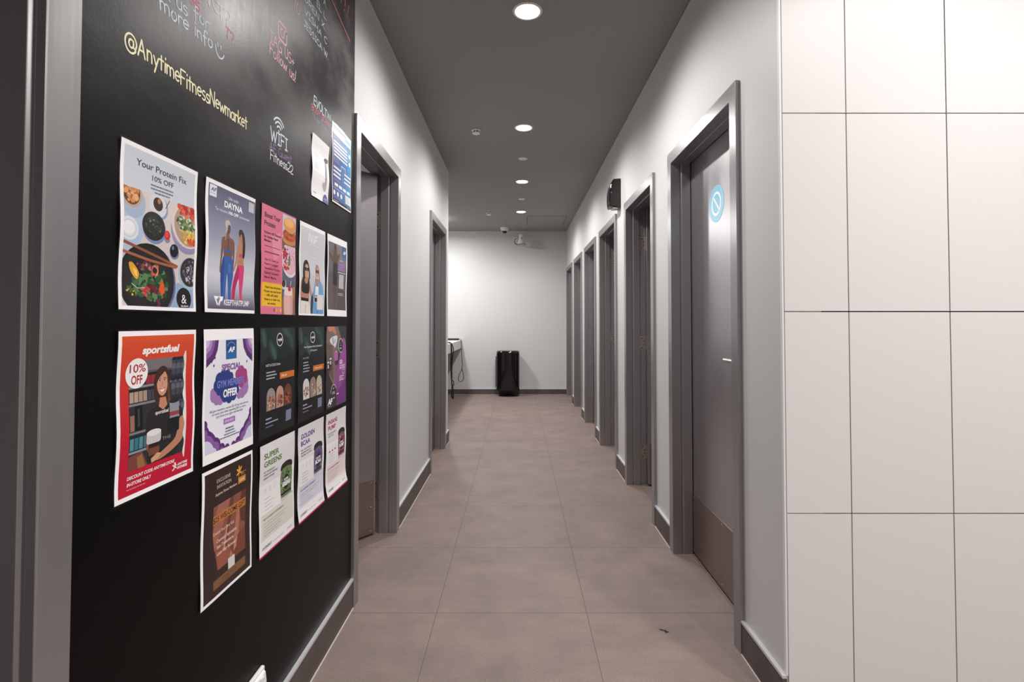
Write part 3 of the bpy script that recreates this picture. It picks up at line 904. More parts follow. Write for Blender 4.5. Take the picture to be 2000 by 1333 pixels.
def ribbon(mb, pts, wd, m, x):
    # sharp corners start a new stroke so that the line keeps its width
    for i in range(1, len(pts) - 1):
        a, c = Vector(pts[i]) - Vector(pts[i - 1]), Vector(pts[i + 1]) - Vector(pts[i])
        if a.length > 1e-7 and c.length > 1e-7 and a.angle(c) > 0.9:
            ribbon(mb, pts[:i + 1], wd, m, x)
            ribbon(mb, pts[i:], wd, m, x + 0.00003)
            return
    P = [Vector((0, p[0], p[1])) for p in pts]
    if len(P) < 2: return
    d0 = (P[1] - P[0]).normalized() * wd * 0.45
    d1 = (P[-1] - P[-2]).normalized() * wd * 0.45
    P = [P[0] - d0] + P + [P[-1] + d1]
    Lf, Rt = [], []
    for i, p in enumerate(P):
        t = (P[min(i + 1, len(P) - 1)] - P[max(i - 1, 0)])
        if t.length < 1e-9: t = Vector((0, 1, 0))
        t.normalize()
        n = Vector((0, -t.z, t.y))
        h = wd * 0.5 * (0.55 if i in (0, len(P) - 1) else 1.0)
        Lf.append(mb.bm.verts.new((x, p.y + n.y * h, p.z + n.z * h)))
        Rt.append(mb.bm.verts.new((x, p.y - n.y * h, p.z - n.z * h)))
    for i in range(len(P) - 1):
        mb.face([Lf[i], Rt[i], Rt[i + 1], Lf[i + 1]], m)


_ck = [0]
def chalk(items, label):
    # items: (text, (y0,z0), (y1,z1), cap height, stroke width, colour, cover)
    mb = MB()
    rnd = random.Random(len(label))
    for (txt, a, c, cap, wd, col, cov) in items:
        m = chalk_mat(col, cov)
        adv = sum(G[q][0] for q in txt) - 1.0
        u = Vector((c[0] - a[0], c[1] - a[1]))
        ln = u.length
        u.normalize()
        n = Vector((-u.y, u.x))
        kx, ky = ln / adv, cap / 10.0
        pos = 0.0
        for q in txt:
            w_, st = G[q]
            jy, js = rnd.uniform(-0.5, 0.5), rnd.uniform(0.94, 1.06)
            sl = rnd.uniform(-0.03, 0.05)
            for s_ in st:
                pts = []
                for (gx, gy) in s_:
                    xx = (pos + gx + sl * gy) * kx
                    yy = (gy * js + jy) * ky
                    pts.append((a[0] + u.x * xx + n.x * yy, a[1] + u.y * xx + n.y * yy))
                _ck[0] = (_ck[0] + 1) % 5
                ribbon(mb, pts, wd, m, XBD + 0.0003 + _ck[0] * 0.00004)
            pos += w_
    return mb


def strokes(mb, lines, wd, col, cov):
    for l in lines:
        _ck[0] = (_ck[0] + 1) % 5
        ribbon(mb, l, wd, chalk_mat(col, cov), XBD + 0.0003 + _ck[0] * 0.00004)


YEL, CYA, PNK, RED, VIO, WHT = (250, 243, 206), (222, 235, 246), (250, 200, 208), (240, 140, 156), (160, 132, 182), (236, 236, 242)


def cw(mb, label):
    mb.build('chalk_writing', board, label=label)


cw(chalk([('@AnytimeFitnessNewmarket', (0.878, 1.652), (1.280, 1.657), 0.031, 0.0036, YEL, 1.0)], 'a'), 'pale yellow chalk line reading an account name')
mb = chalk([('more info', (0.963, 1.767), (1.131, 1.782), 0.028, 0.0034, CYA, 0.9), ('us', (1.010, 1.801), (1.043, 1.803), 0.030, 0.0034, CYA, 0.85), ('for', (1.064, 1.812), (1.116, 1.815), 0.026, 0.0034, CYA, 0.8),
            ('ask', (0.935, 1.798), (0.990, 1.800), 0.030, 0.0034, CYA, 0.8)], 'bb')
strokes(mb, [A(1.160, 1.795, 0.0165, 0.019, 170, 345, 12), [(1.151, 1.806), (1.152, 1.799)], [(1.163, 1.806), (1.164, 1.799)]], 0.0034, CYA, 0.95)
cw(mb, 'pale blue chalk words ending in a smiling face')
cw(chalk([('ING', (1.060, 1.872), (1.163, 1.872), 0.050, 0.0042, WHT, 0.85), ('?', (1.173, 1.872), (1.200, 1.872), 0.032, 0.004, WHT, 0.85)], 'c'), 'large white chalk letters at the top of the board')
cw(chalk([('ss', (1.052, 1.836), (1.084, 1.838), 0.030, 0.0034, RED, 0.8), ('T?', (1.180, 1.838), (1.216, 1.836), 0.026, 0.0034, RED, 0.6)], 'dd'), 'half wiped red chalk letters')
mb = chalk([('TAG US+', (1.392, 1.946), (1.546, 1.950), 0.030, 0.0034, PNK, 0.95), ('Follow us!', (1.391, 1.913), (1.558, 1.908), 0.032, 0.0036, PNK, 0.95), ('10', (1.538, 2.130), (1.580, 2.127), 0.036, 0.0030, PNK, 0.8)], 'eee')
def rrect(y0, y1, z0, z1, r, n=5):
    o = []
    for (cy_, cz_, a0) in ((y1 - r, z1 - r, 0), (y0 + r, z1 - r, 90), (y0 + r, z0 + r, 180), (y1 - r, z0 + r, 270)):
        o += A(cy_, cz_, r, r, a0, a0 + 90, n)
    return o + [o[0]]
strokes(mb, [rrect(1.440, 1.494, 1.984, 2.034, 0.011)], 0.0055, PNK, 0.95)
strokes(mb, [A(1.467, 2.009, 0.012, 0.012, 60, 420, 16), A(1.482, 2.022, 0.002, 0.002, 0, 360, 6)], 0.0036, PNK, 0.95)
cw(mb, 'pink chalk camera symbol over two lines of pink words')
cw(chalk([('JESSICA W.', (1.612, 2.120), (1.824, 2.117), 0.020, 0.0030, CYA, 0.85), ('VISHA C.', (1.618, 2.163), (1.822, 2.163), 0.021, 0.0030, CYA, 0.85), ('LOREN X.', (1.590, 2.205), (1.795, 2.206), 0.021, 0.0030, CYA, 0.85),
          ('EL L.', (1.715, 2.248), (1.805, 2.247), 0.021, 0.0030, CYA, 0.85), ('A.', (1.775, 2.292), (1.805, 2.291), 0.021, 0.0030, CYA, 0.85)], 'f'), 'list of names in pale blue chalk')
mb = MB()
strokes(mb, [[(1.84, 2.36), (1.95, 2.337), (2.06, 2.315)]], 0.0042, RED, 1.0)
strokes(mb, [[(1.87, 2.375), (1.90, 2.366)]], 0.003, RED, 0.5)
strokes(mb, [[(2.042, 2.452), (2.030, 2.412)], [(2.024, 2.400), (2.022, 2.394)], [(2.006, 2.462), (1.995, 2.420)], [(1.990, 2.404), (1.987, 2.396)], [(1.968, 2.455), (1.960, 2.428)], [(1.954, 2.415), (1.951, 2.408)]], 0.0046, RED, 1.0)
cw(mb, 'red chalk line and exclamation marks')
cw(chalk([('EVOLT', (1.697, 1.903), (1.812, 1.899), 0.029, 0.0042, CYA, 1.0), ('360', (1.816, 1.905), (1.855, 1.905), 0.019, 0.0028, CYA, 0.8)], 'g'), 'bold pale blue chalk heading over the small white sheet')
cw(chalk([('BODY SCAN', (1.681, 1.878), (1.838, 1.877), 0.019, 0.0032, RED, 0.8)], 'h'), 'red chalk line under the bold heading')
cw(chalk([('Now Free', (1.690, 1.852), (1.835, 1.853), 0.021, 0.0028, VIO, 0.55), ('Now Fre', (1.690, 1.852), (1.81, 1.853), 0.021, 0.0020, WHT, 0.5)], 'i'), 'faint violet chalk line')
mb = chalk([('WIFI', (1.402, 1.676), (1.506, 1.679), 0.033, 0.0046, CYA, 1.0)], 'j')
strokes(mb, [A(1.452, 1.716, r, r, 38, 142, 10) for r in (0.014, 0.026, 0.037)], 0.0052, CYA, 1.0)
strokes(mb, [A(1.452, 1.7165, 0.0015, 0.0015, 0, 360, 6)], 0.004, CYA, 1.0)
cw(mb, 'pale blue chalk wireless symbol and word')
cw(chalk([('AF Guest', (1.397, 1.647), (1.534, 1.649), 0.022, 0.0034, VIO, 0.8)], 'k'), 'violet chalk line')
cw(chalk([('Fitness22', (1.402, 1.622), (1.545, 1.619), 0.026, 0.0034, WHT, 0.9)], 'l'), 'white chalk line under the violet one')

# ------------------------------------------------------------------ posters
_tc = {}
def text_geo(s, off):
    k = (s, off)
    if k not in _tc:
        cu = bpy.data.curves.new('t', 'FONT')
        cu.body = s
        cu.size = 1.0
        cu.offset = off
        cu.resolution_u = 4
        ob = bpy.data.objects.new('t', cu)
        me = bpy.data.meshes.new_from_object(ob)
        vs = [tuple(v.co[:2]) for v in me.vertices]
        fs = [tuple(p.vertices) for p in me.polygons]
        bpy.data.objects.remove(ob)
        bpy.data.meshes.remove(me)
        bpy.data.curves.remove(cu)
        _tc[k] = (vs, fs)
    return _tc[k]
_hv = text_geo('H', 0.0)[0]
CAPH = max(v[1] for v in _hv) - min(v[1] for v in _hv)


def clip_poly(pts, r):
    x0, y0, x1, y1 = r
    def cut(P, f, inter):
        o = []
        for i in range(len(P)):
            a, c = P[i - 1], P[i]
            fa, fc = f(a), f(c)
            if fa != fc: o.append(inter(a, c))
            if fc: o.append(c)
        return o
    def ix(x): return lambda a, c: (x, a[1] + (c[1] - a[1]) * (x - a[0]) / (c[0] - a[0]))
    def iy(y): return lambda a, c: (a[0] + (c[0] - a[0]) * (y - a[1]) / (c[1] - a[1]), y)
    for f, i in ((lambda p: p[0] >= x0, ix(x0)), (lambda p: p[0] <= x1, ix(x1)), (lambda p: p[1] >= y0, iy(y0)), (lambda p: p[1] <= y1, iy(y1))):
        if len(pts) < 3: return []
        pts = cut(pts, f, i)
    return pts


def rounded(P, n=4):
    # closed smooth outline through the given points
    o, k = [], len(P)
    for i in range(k):
        a, b_, c, d = P[i - 1], P[i], P[(i + 1) % k], P[(i + 2) % k]
        for j in range(n):
            t = j / n
            h0, h1, h2, h3 = 2 * t ** 3 - 3 * t * t + 1, t ** 3 - 2 * t * t + t, -2 * t ** 3 + 3 * t * t, t ** 3 - t * t
            o.append(tuple(h0 * b_[q] + h1 * 0.42 * (c[q] - a[q]) + h2 * c[q] + h3 * 0.42 * (d[q] - b_[q]) for q in (0, 1)))
    return o


class Poster:
    NV, NU = 12, 4

    def __init__(s, y0, zt, label, seed, W=210.0, H=297.0, wave=3.0, lam=False, group=None, curl=0.0):
        s.y0, s.zt, s.W, s.H = y0, zt, W, H
        s.root = empty('poster', (XBD, y0 + W / 2000.0, zt - H / 1000.0), label, 'poster', group)
        s.parts, s.labels, s.n = {}, {}, {}
        s.clip = None
        s.soft = True
        rnd = random.Random(seed)
        ph, fr = rnd.uniform(0, 6), rnd.uniform(1.2, 2.0)
        s.av = [0.35 + wave * (0.5 + 0.5 * math.sin(ph + fr * 2 * PI * i / s.NV)) * rnd.uniform(0.85, 1.0) for i in range(s.NV + 1)]
        s.bu = [0.0, 0.25 * wave * rnd.random(), 0.35 * wave * rnd.random(), 0.25 * wave * rnd.random(), 0.0]
        if curl:
            s.av[-1] += curl
            s.av[-2] += curl * 0.3
        s.layer = 0
        s.lam = lam
        s.part = 'sheet'
        if lam:
            e = 3.0
            s.part = 'laminate'
            for q in ((-e, -e, W + e, 0), (-e, H, W + e, H + e), (-e, 0, 0, H), (W, 0, W + e, H)):
                s.raw([(q[0], q[1]), (q[2], q[1]), (q[2], q[3]), (q[0], q[3])], M_LAM)
            s.labels['laminate'] = 'clear glossy laminate border'
            s.part = 'sheet'
            s.layer = 1

    def P(s, name, label=None):
        s.part = name
        if label: s.labels[name] = label
        s.layer += 1
        return s

    def raw(s, pts, m):
        if s.clip: pts = clip_poly(pts, s.clip)
        if len(pts) < 3: return s
        # drop repeated points
        q = [pts[0]]
        for p in pts[1:]:
            if abs(p[0] - q[-1][0]) + abs(p[1] - q[-1][1]) > 0.02: q.append(p)
        if abs(q[0][0] - q[-1][0]) + abs(q[0][1] - q[-1][1]) < 0.02: q.pop()
        if len(q) < 3: return s
        mb = s.parts.setdefault(s.part, MB())
        mb.face([mb.bm.verts.new((x, y, s.layer)) for x, y in q], m)
        return s

    def poly(s, col, *pts):
        s.layer += 1
        pts = list(pts)
        if 7 <= len(pts) <= 24 and s.part == 'picture' and s.soft:
            pts = rounded(pts)
        return s.raw(pts, ink(col))

    def rect(s, x0, y0, x1, y1, col):
        return s.poly(col, (x0, y0), (x1, y0), (x1, y1), (x0, y1))

    def grad(s, x0, y0, x1, y1, stops, n=64):
        # printed colour wash: stops = [(t, colour)]
        s.layer += 1
        for i in range(n):
            t = (i + 0.5) / n
            for (t0, a), (t1, c) in zip(stops, stops[1:]):
                if t <= t1: break
            f = (t - t0) / (t1 - t0)
            col = tuple(round(a[k] + (c[k] - a[k]) * f) for k in range(3))
            ya, yb = y0 + (y1 - y0) * i / n, y0 + (y1 - y0) * (i + 1) / n
            s.raw([(x0, ya), (x1, ya), (x1, yb), (x0, yb)], ink(col))
        return s

    def gradx(s, x0, y0, x1, y1, stops, n=40):
        s.layer += 1
        for i in range(n):
            t = (i + 0.5) / n
            for (t0, a), (t1, c) in zip(stops, stops[1:]):
                if t <= t1: break
            f = (t - t0) / (t1 - t0)
            col = tuple(round(a[k] + (c[k] - a[k]) * f) for k in range(3))
            xa, xb = x0 + (x1 - x0) * i / n, x0 + (x1 - x0) * (i + 1) / n
            s.raw([(xa, y0), (xb, y0), (xb, y1), (xa, y1)], ink(col))
        return s

    def rr(s, x0, y0, x1, y1, r, col):
        o = []
        for (cx_, cy_, a0) in ((x1 - r, y1 - r, 0), (x0 + r, y1 - r, 90), (x0 + r, y0 + r, 180), (x1 - r, y0 + r, 270)):
            o += A(cx_, cy_, r, r, a0, a0 + 90, 5)
        s.layer += 1
        return s.raw(o, ink(col))

    def ell(s, cx_, cy_, rx, ry, col, rot=0, n=30):
        c, d = math.cos(math.radians(rot)), math.sin(math.radians(rot))
        s.layer += 1
        return s.raw([(cx_ + rx * math.cos(2 * PI * i / n) * c - ry * math.sin(2 * PI * i / n) * d, cy_ + rx * math.cos(2 * PI * i / n) * d + ry * math.sin(2 * PI * i / n) * c) for i in range(n)], ink(col))

    def ring(s, cx_, cy_, rx, ry, t, col, a0=0, a1=360, n=36):
        s.layer += 1
        o, i_ = A(cx_, cy_, rx, ry, a0, a1, n), A(cx_, cy_, rx - t, ry - t, a0, a1, n)
        for k in range(n):
            s.raw([o[k], o[k + 1], i_[k + 1], i_[k]], ink(col))
        return s

    def line(s, col, wd, *pts):
        s.layer += 1
        P = [Vector(p) for p in pts]
        Lf, Rt = [], []
        for i, p in enumerate(P):
            t = (P[min(i + 1, len(P) - 1)] - P[max(i - 1, 0)]).normalized()
            n = Vector((-t.y, t.x)) * wd / 2
            Lf.append(p + n); Rt.append(p - n)
        for i in range(len(P) - 1):
            s.raw([tuple(Lf[i]), tuple(Lf[i + 1]), tuple(Rt[i + 1]), tuple(Rt[i])], ink(col))
        return s

    def blobs(s, cx_, cy_, rx, ry, cols, n, r0, r1, seed):
        rnd = random.Random(seed)
        if s.soft:
            n, r0, r1 = int(n * 1.9), r0 * 0.72, r1 * 0.85
        for _ in range(n):
            a, d = rnd.uniform(0, 2 * PI), math.sqrt(rnd.random())
            x, y = cx_ + rx * d * math.cos(a), cy_ + ry * d * math.sin(a)
            r = rnd.uniform(r0, r1)
            k = rnd.randint(5, 7)
            ph = rnd.uniform(0, 6)
            sx_, sy_ = rnd.uniform(0.7, 1.2), rnd.uniform(0.6, 1.1)
            s.layer += 0.12
            q = []
            for i in range(k):
                d = r * rnd.uniform(0.6, 1.2)
                q.append((x + sx_ * d * math.cos(ph + 2 * PI * i / k), y + sy_ * d * math.sin(ph + 2 * PI * i / k)))
            s.raw(rounded(q, 3), ink(rnd.choice(cols)))
        return s

    def text(s, t, x0, base, cap, col, x1=None, off=0.0, al='L', shear=0.0, part='lettering'):
        old, s.part = s.part, part
        oc, s.clip = s.clip, None
        vs, fs = text_geo(t, off)
        a, c = min(v[0] for v in vs), max(v[0] for v in vs)
        k = cap / CAPH
        kx = k if x1 is None else (x1 - x0) / (c - a)
        if x1 is None:
            wdt = (c - a) * k
            if al == 'C': x0 -= wdt / 2
            elif al == 'R': x0 -= wdt
        s.layer += 1
        mb = s.parts.setdefault(part, MB())
        V = [mb.bm.verts.new((x0 + (v[0] - a) * kx + shear * v[1] * k, base - v[1] * k, s.layer)) for v in vs]
        m = ink(col)
        for f in fs:
            mb.face([V[i] for i in f], m)
        s.part, s.clip = old, oc
        return s

    def greek(s, x0, y0, x1, n, dy, h, col, seed=1, al='L', part='lettering'):
        # lines of print too small to read
        old, s.part = s.part, part
        rnd = random.Random(seed)
        s.layer += 1
        for i in range(n):
            wd = (x1 - x0) * rnd.uniform(0.62, 1.0)
            a = x0 if al == 'L' else (x0 + x1) / 2 - wd / 2
            y = y0 + i * dy
            x = a
            while x < a + wd:
                w2 = rnd.uniform(2.2, 8.0) * max(0.6, h / 2.2)
                s.raw([(x, y), (min(x + w2, a + wd), y), (min(x + w2, a + wd), y + h), (x, y + h)], ink(col))
                x += w2 + 1.2
        s.part = old
        return s

    def disp(s, x, y):
        u = min(max(x / s.W, 0), 1) * s.NU
        v_ = min(max(y / s.H, 0), 1) * s.NV
        i, j = min(int(u), s.NU - 1), min(int(v_), s.NV - 1)
        return s.av[j] + (s.av[j + 1] - s.av[j]) * (v_ - j) + s.bu[i] + (s.bu[i + 1] - s.bu[i]) * (u - i)

    def done(s):
        step = min(0.028, 0.35 / max(s.layer, 1))
        for name, mb in s.parts.items():
            bm = mb.bm
            for k in range(1, s.NV):
                bmesh.ops.bisect_plane(bm, geom=bm.verts[:] + bm.edges[:] + bm.faces[:], plane_co=(0, s.H * k / s.NV, 0), plane_no=(0, 1, 0), dist=1e-4)
            for k in range(1, s.NU):
                bmesh.ops.bisect_plane(bm, geom=bm.verts[:] + bm.edges[:] + bm.faces[:], plane_co=(s.W * k / s.NU, 0, 0), plane_no=(1, 0, 0), dist=1e-4)
            for v_ in bm.verts:
                x, y, l = v_.co
                v_.co = (XBD + (s.disp(x, y) + l * step) / 1000.0, s.y0 + x / 1000.0, s.zt - y / 1000.0)
            # faces must look into the corridor
            for f in bm.faces:
                f.normal_update()
            bmesh.ops.reverse_faces(bm, faces=[f for f in bm.faces if f.normal.x < 0])
            off = wloc(s.root)
            bmesh.ops.translate(bm, verts=bm.verts[:], vec=-off)
            me = bpy.data.meshes.new(name)
            bm.to_mesh(me)
            bm.free()
            for m in mb.mats:
                me.materials.append(m)
            o = bpy.data.objects.new(name, me)
            COL.objects.link(o)
            o.parent = s.root
            if name in s.labels:
                o['label'] = s.labels[name]
        return s.root


PAPER = (250, 248, 250)


def sheet(*a, **k):
    p = Poster(*a, **k)
    p.rect(0, 0, p.W, p.H, PAPER)
    return p


SKIN1, SKIN2, SKIN3 = (126, 84, 68), (190, 132, 104), (214, 160, 130)
R1, R2, R3 = 1.4895, 1.1545, 0.8395
C = [0.873, 1.113, 1.3575, 1.595, 1.829]

# --- top row ---------------------------------------------------------
p = sheet(C[0], R1, 'large food poster with bowls and chopsticks on pale blue, upper left corner of the rows', 11, lam=True)
p.P('picture', 'printed photo of bowls of food').rect(8, 8, 202, 290, (205, 211, 220))
p.clip = (8, 80, 202, 290)
p.rect(8, 80, 202, 290, (214, 203, 200))
p.poly((186, 198, 218), (8, 110), (50, 100), (60, 150), (30, 210), (8, 215))
p.poly((150, 172, 206), (126, 290), (150, 240), (202, 250), (202, 290))
p.ell(30, 104, 30, 30, (164, 182, 208)); p.ell(27, 90, 24, 26, (196, 160, 132)); p.ell(26, 88, 21, 23, (92, 52, 32))
p.blobs(25, 88, 17, 18, [(206, 134, 76), (224, 158, 98), (178, 100, 54), (230, 176, 120)], 26, 4, 8, 1)
p.ell(95, 101, 24, 24, (140, 152, 190)); p.ell(92, 98, 23, 23, (214, 214, 224)); p.ell(92, 96, 12.5, 13, (50, 30, 24)); p.ell(95, 90, 4.5, 5, (170, 124, 50))
p.ell(82, 146, 30, 27, (120, 140, 184)); p.ell(80, 140, 29.5, 27, (34, 36, 36)); p.blobs(79, 140, 20, 17, [(56, 62, 56), (90, 96, 84), (120, 128, 112), (44, 48, 44), (66, 84, 66)], 34, 1.2, 3.4, 2)
p.ell(24, 158, 27, 24, (176, 196, 224)); p.ell(20, 154, 22, 21, (222, 226, 232)); p.ell(19, 153, 13, 12, (238, 240, 242)); p.ring(20, 154, 17, 16, 1.4, (190, 200, 214))
p.ell(178, 134, 52, 46, (150, 144, 178)); p.ell(180, 122, 52, 46, (226, 206, 200)); p.ell(182, 122, 46, 42, (176, 150, 132))
p.blobs(176, 94, 28, 16, [(196, 48, 40), (216, 70, 44), (170, 34, 36), (226, 104, 60)], 26, 4, 10, 3)
p.blobs(172, 122, 30, 16, [(60, 92, 52), (84, 122, 62), (120, 150, 90), (40, 70, 42), (206, 214, 190)], 40, 2.5, 7, 4)
p.blobs(178, 144, 30, 14, [(226, 186, 70), (210, 160, 84), (238, 206, 110), (190, 150, 80)], 26, 3, 7, 5)
p.blobs(192, 153, 16, 5, [(224, 84, 44), (206, 60, 36)], 9, 3, 7, 6)
p.ell(116, 160, 8, 6, (140, 140, 176)); p.ell(115.5, 151, 8.5, 9, (206, 32, 44)); p.ell(114, 150, 5, 6, (228, 74, 70))
p.ell(139, 183, 13, 12, (120, 126, 168)); p.ell(137, 178, 12.5, 13, (20, 20, 34)); p.ell(133, 173, 3, 4, (110, 128, 176))
p.ell(190, 219, 36, 34, (164, 190, 208)); p.ell(190, 216, 31, 30, (52, 44, 50))
p.blobs(190, 216, 24, 23, [(36, 30, 36), (120, 112, 124), (90, 80, 92), (60, 52, 60), (186, 186, 204)], 34, 2.5, 7, 7)
p.ell(74, 244, 72, 68, (96, 104, 140)); p.ell(70, 242, 71, 68, (26, 25, 28)); p.ell(70, 240, 62, 58, (34, 33, 35))
p.blobs(80, 246, 42, 34, [(44, 84, 50), (62, 106, 62), (36, 62, 40), (92, 132, 84), (28, 46, 32), (52, 92, 56)], 70, 4, 11, 8)
p.blobs(62, 216, 20, 8, [(112, 44, 56), (140, 66, 78), (90, 34, 46), (176, 130, 140)], 10, 4, 8, 9)
p.poly((232, 164, 48), (23, 214), (31, 213), (42, 222), (48, 232), (43, 242), (33, 236), (26, 226)); p.poly((246, 204, 110), (33, 222), (42, 226), (44, 238), (37, 234))
p.blobs(84, 256, 14, 9, [(112, 28, 44), (86, 22, 36)], 8, 4, 8, 10)
p.poly((228, 84, 34), (106, 238), (112, 246), (114, 262), (106, 268), (97, 258)); p.poly((220, 92, 60), (80, 214), (96, 212), (96, 232), (78, 232)); p.ell(87, 222, 6, 6, (50, 30, 30))
p.blobs(34, 262, 16, 9, [(222, 186, 52), (90, 118, 60), (64, 96, 56)], 12, 2.5, 5, 12); p.blobs(66, 262, 10, 8, [(206, 80, 70), (190, 54, 60)], 6, 3, 6, 13)
p.line((112, 30, 70), 7, (92, 276), (98, 284), (94, 292)); p.line((206, 214, 196), 1.2, (30, 250), (44, 258), (62, 256)); p.line((206, 214, 196), 1.0, (84, 212), (96, 222), (88, 236))
p.line((150, 82, 54), 5, (8, 178), (80, 193), (150, 208.5)); p.line((170, 98, 66), 5, (8, 195), (76, 205), (146, 210.5))
p.line((90, 44, 34), 1.5, (112, 100), (124, 82))
p.P('logo', 'black oval logo with an ampersand'); p.clip = (8, 80, 202, 290)
p.ell(171, 272, 23, 23, (16, 15, 16))
p.clip = None
p.text('&', 171, 281, 18, (240, 240, 238), al='C', off=0.0, part='logo'); p.text('SUSHI', 161, 288.5, 3.6, (230, 228, 226), x1=184, off=0.02, part='logo')
p.text('Your Protein Fix', 37, 36.5, 11.5, (44, 46, 66), x1=174, off=0.004)
p.text('10% OFF', 77, 54.5, 9.5, (44, 46, 66), x1=135, off=0.002)
p.greek(61, 61.5, 147, 1, 6, 2.6, (112, 116, 132), 3, 'C'); p.greek(62, 68, 147, 1, 6, 2.6, (112, 116, 132), 4, 'C'); p.greek(80, 74.5, 128, 1, 6, 2.6, (112, 116, 132), 5, 'C')
p.done()

p = sheet(C[1], R1, 'poster of two women in blue and pink leggings seen from behind', 12, lam=True)
p.P('picture', 'printed photo of two people in leggings')
p.grad(10, 9, 209, 289, [(0, (94, 95, 122)), (0.18, (116, 117, 143)), (0.4, (150, 152, 172)), (0.6, (200, 202, 214)), (0.72, (212, 214, 224)), (0.84, (180, 182, 196)), (1.0, (84, 83, 106))])
BL, PK = (56, 96, 170), (214, 62, 120)
# person in blue
p.poly(SKIN1, (80, 110), (90, 110), (93, 119), (106, 122), (112, 130), (113, 150), (113, 175), (111, 203), (106, 204), (107, 176), (104, 150), (102, 168), (70, 168), (67, 150), (62, 172), (61, 203), (55, 202), (56, 170), (57, 140), (60, 124), (72, 119))
p.poly(BL, (68, 166), (103, 166), (110, 192), (112, 210), (104, 240), (101, 268), (90, 268), (90, 240), (87, 206), (82, 236), (76, 268), (62, 268), (60, 236), (59, 205), (62, 188))
p.poly((40, 76, 146), (62, 188), (68, 166), (74, 190), (70, 240), (66, 268), (62, 268), (59, 205)); p.poly((78, 118, 190), (88, 180), (100, 182), (102, 200), (92, 204))
p.poly(BL, (69, 149), (101, 150), (101, 156), (69, 156))
p.ell(86, 97, 11, 15, (96, 64, 54)); p.poly((186, 178, 172), (76, 100), (75, 86), (84, 79), (94, 81), (98, 90), (88, 90), (84, 102), (78, 112)); p.poly((160, 150, 146), (75, 100), (79, 98), (76, 126), (72, 130))
p.poly((94, 62, 50), (84, 122), (88, 122), (88, 148), (85, 148))
# person in pink
p.poly(SKIN2, (132, 128), (140, 124), (152, 132), (156, 142), (154, 170), (156, 186), (130, 186), (126, 180), (128, 160), (124, 176), (116, 196), (112, 194), (119, 170), (122, 146), (126, 132))
p.poly(PK, (130, 182), (156, 180), (158, 200), (155, 226), (150, 250), (151, 268), (140, 268), (139, 240), (136, 214), (124, 236), (116, 266), (104, 266), (108, 236), (118, 206), (126, 192))
p.poly((180, 40, 96), (130, 182), (138, 200), (124, 236), (116, 266), (108, 266), (112, 230), (122, 200)); p.poly(PK, (134, 152), (154, 154), (154, 160), (134, 160))
p.ell(142, 112, 11, 16, (176, 122, 98)); p.poly((44, 30, 30), (132, 104), (136, 93), (148, 92), (157, 104), (160, 130), (156, 160), (148, 158), (148, 130), (146, 106), (140, 104), (138, 112))
p.P('badge', 'pale square badge with letters')
p.rect(14, 11, 40, 37, (232, 232, 238)); p.text('AF', 18, 25, 8, (80, 82, 110), x1=37, off=0.03, shear=0.25, part='badge'); p.greek(17, 29, 37, 1, 3, 1.6, (150, 150, 170), 2, part='badge')
p.P('logo', 'white angular mark and wordmark')
p.poly((246, 246, 248), (33, 260), (52, 260), (47, 266), (42, 266), (48, 278), (45, 282)); p.poly((246, 246, 248), (52, 260), (70, 260), (66, 270), (58, 272), (52, 283), (49, 277), (56, 265))
p.text('KEEPTHATPUMP', 72, 279.5, 13, (246, 246, 248), x1=183, off=0.012, part='logo')
p.P('picture').rect(178, 14, 204, 39, (196, 196, 210))
p.text('Use code', 88, 30, 7.5, (240, 240, 246), x1=130); p.text('DAYNA', 72, 50, 13.5, (250, 250, 252), x1=150, off=0.035)
p.text('To receive', 36, 64, 6.5, (240, 240, 246), x1=85); p.text('10% OFF', 89, 64, 6.8, (250, 250, 252), x1=132, off=0.03); p.text('activewear', 136, 64, 6.5, (240, 240, 246), x1=184)
p.done()

p = sheet(C[2], R1, 'pink and yellow poster with a burger, berry bowl and milkshake', 13, lam=True, wave=1.6)
PINK = (222, 116, 146)
p.P('picture', 'printed food photos on a pink and yellow page').rect(0, 0, 210, 297, PINK)
p.poly((230, 140, 164), (60, 80), (112, 60), (120, 120), (70, 150)); p.poly((212, 100, 132), (10, 180), (90, 150), (121, 205), (8, 211))
p.rect(6, 211, 122, 275, (240, 190, 30))
p.clip = (122, 4, 208, 92); p.rect(122, 4, 208, 92, (196, 202, 214)); p.rect(122, 74, 208, 92, (126, 78, 50))
p.ell(168, 74, 44, 16, (196, 132, 74)); p.ell(168, 60, 44, 18, (176, 70, 36)); p.blobs(168, 60, 38, 12, [(196, 84, 40), (156, 52, 28), (214, 110, 56)], 26, 4, 8, 20)
p.blobs(168, 46, 40, 6, [(106, 130, 66), (140, 160, 90), (190, 60, 50), (220, 210, 190)], 26, 3, 6, 21); p.ell(168, 30, 41, 22, (226, 150, 78)); p.ell(164, 24, 30, 13, (240, 180, 112))
p.clip = (122, 92, 208, 205); p.rect(122, 92, 208, 205, (90, 98, 120)); p.ell(172, 134, 54, 52, (232, 214, 220)); p.ell(172, 132, 48, 46, (222, 180, 196))
p.blobs(138, 120, 14, 18, [(178, 32, 48), (202, 50, 60), (150, 20, 40)], 14, 5, 10, 22); p.blobs(146, 152, 18, 12, [(202, 60, 50), (220, 90, 64), (182, 40, 44)], 10, 5, 10, 23)
p.blobs(150, 128, 22, 26, [(36, 40, 74), (52, 56, 92)], 8, 4, 6, 24); p.blobs(166, 138, 8, 10, [(104, 132, 72), (80, 110, 60)], 8, 4, 7, 25); p.blobs(186, 130, 16, 26, [(196, 120, 110), (210, 150, 136), (176, 96, 90)], 16, 1.5, 3.2, 26)
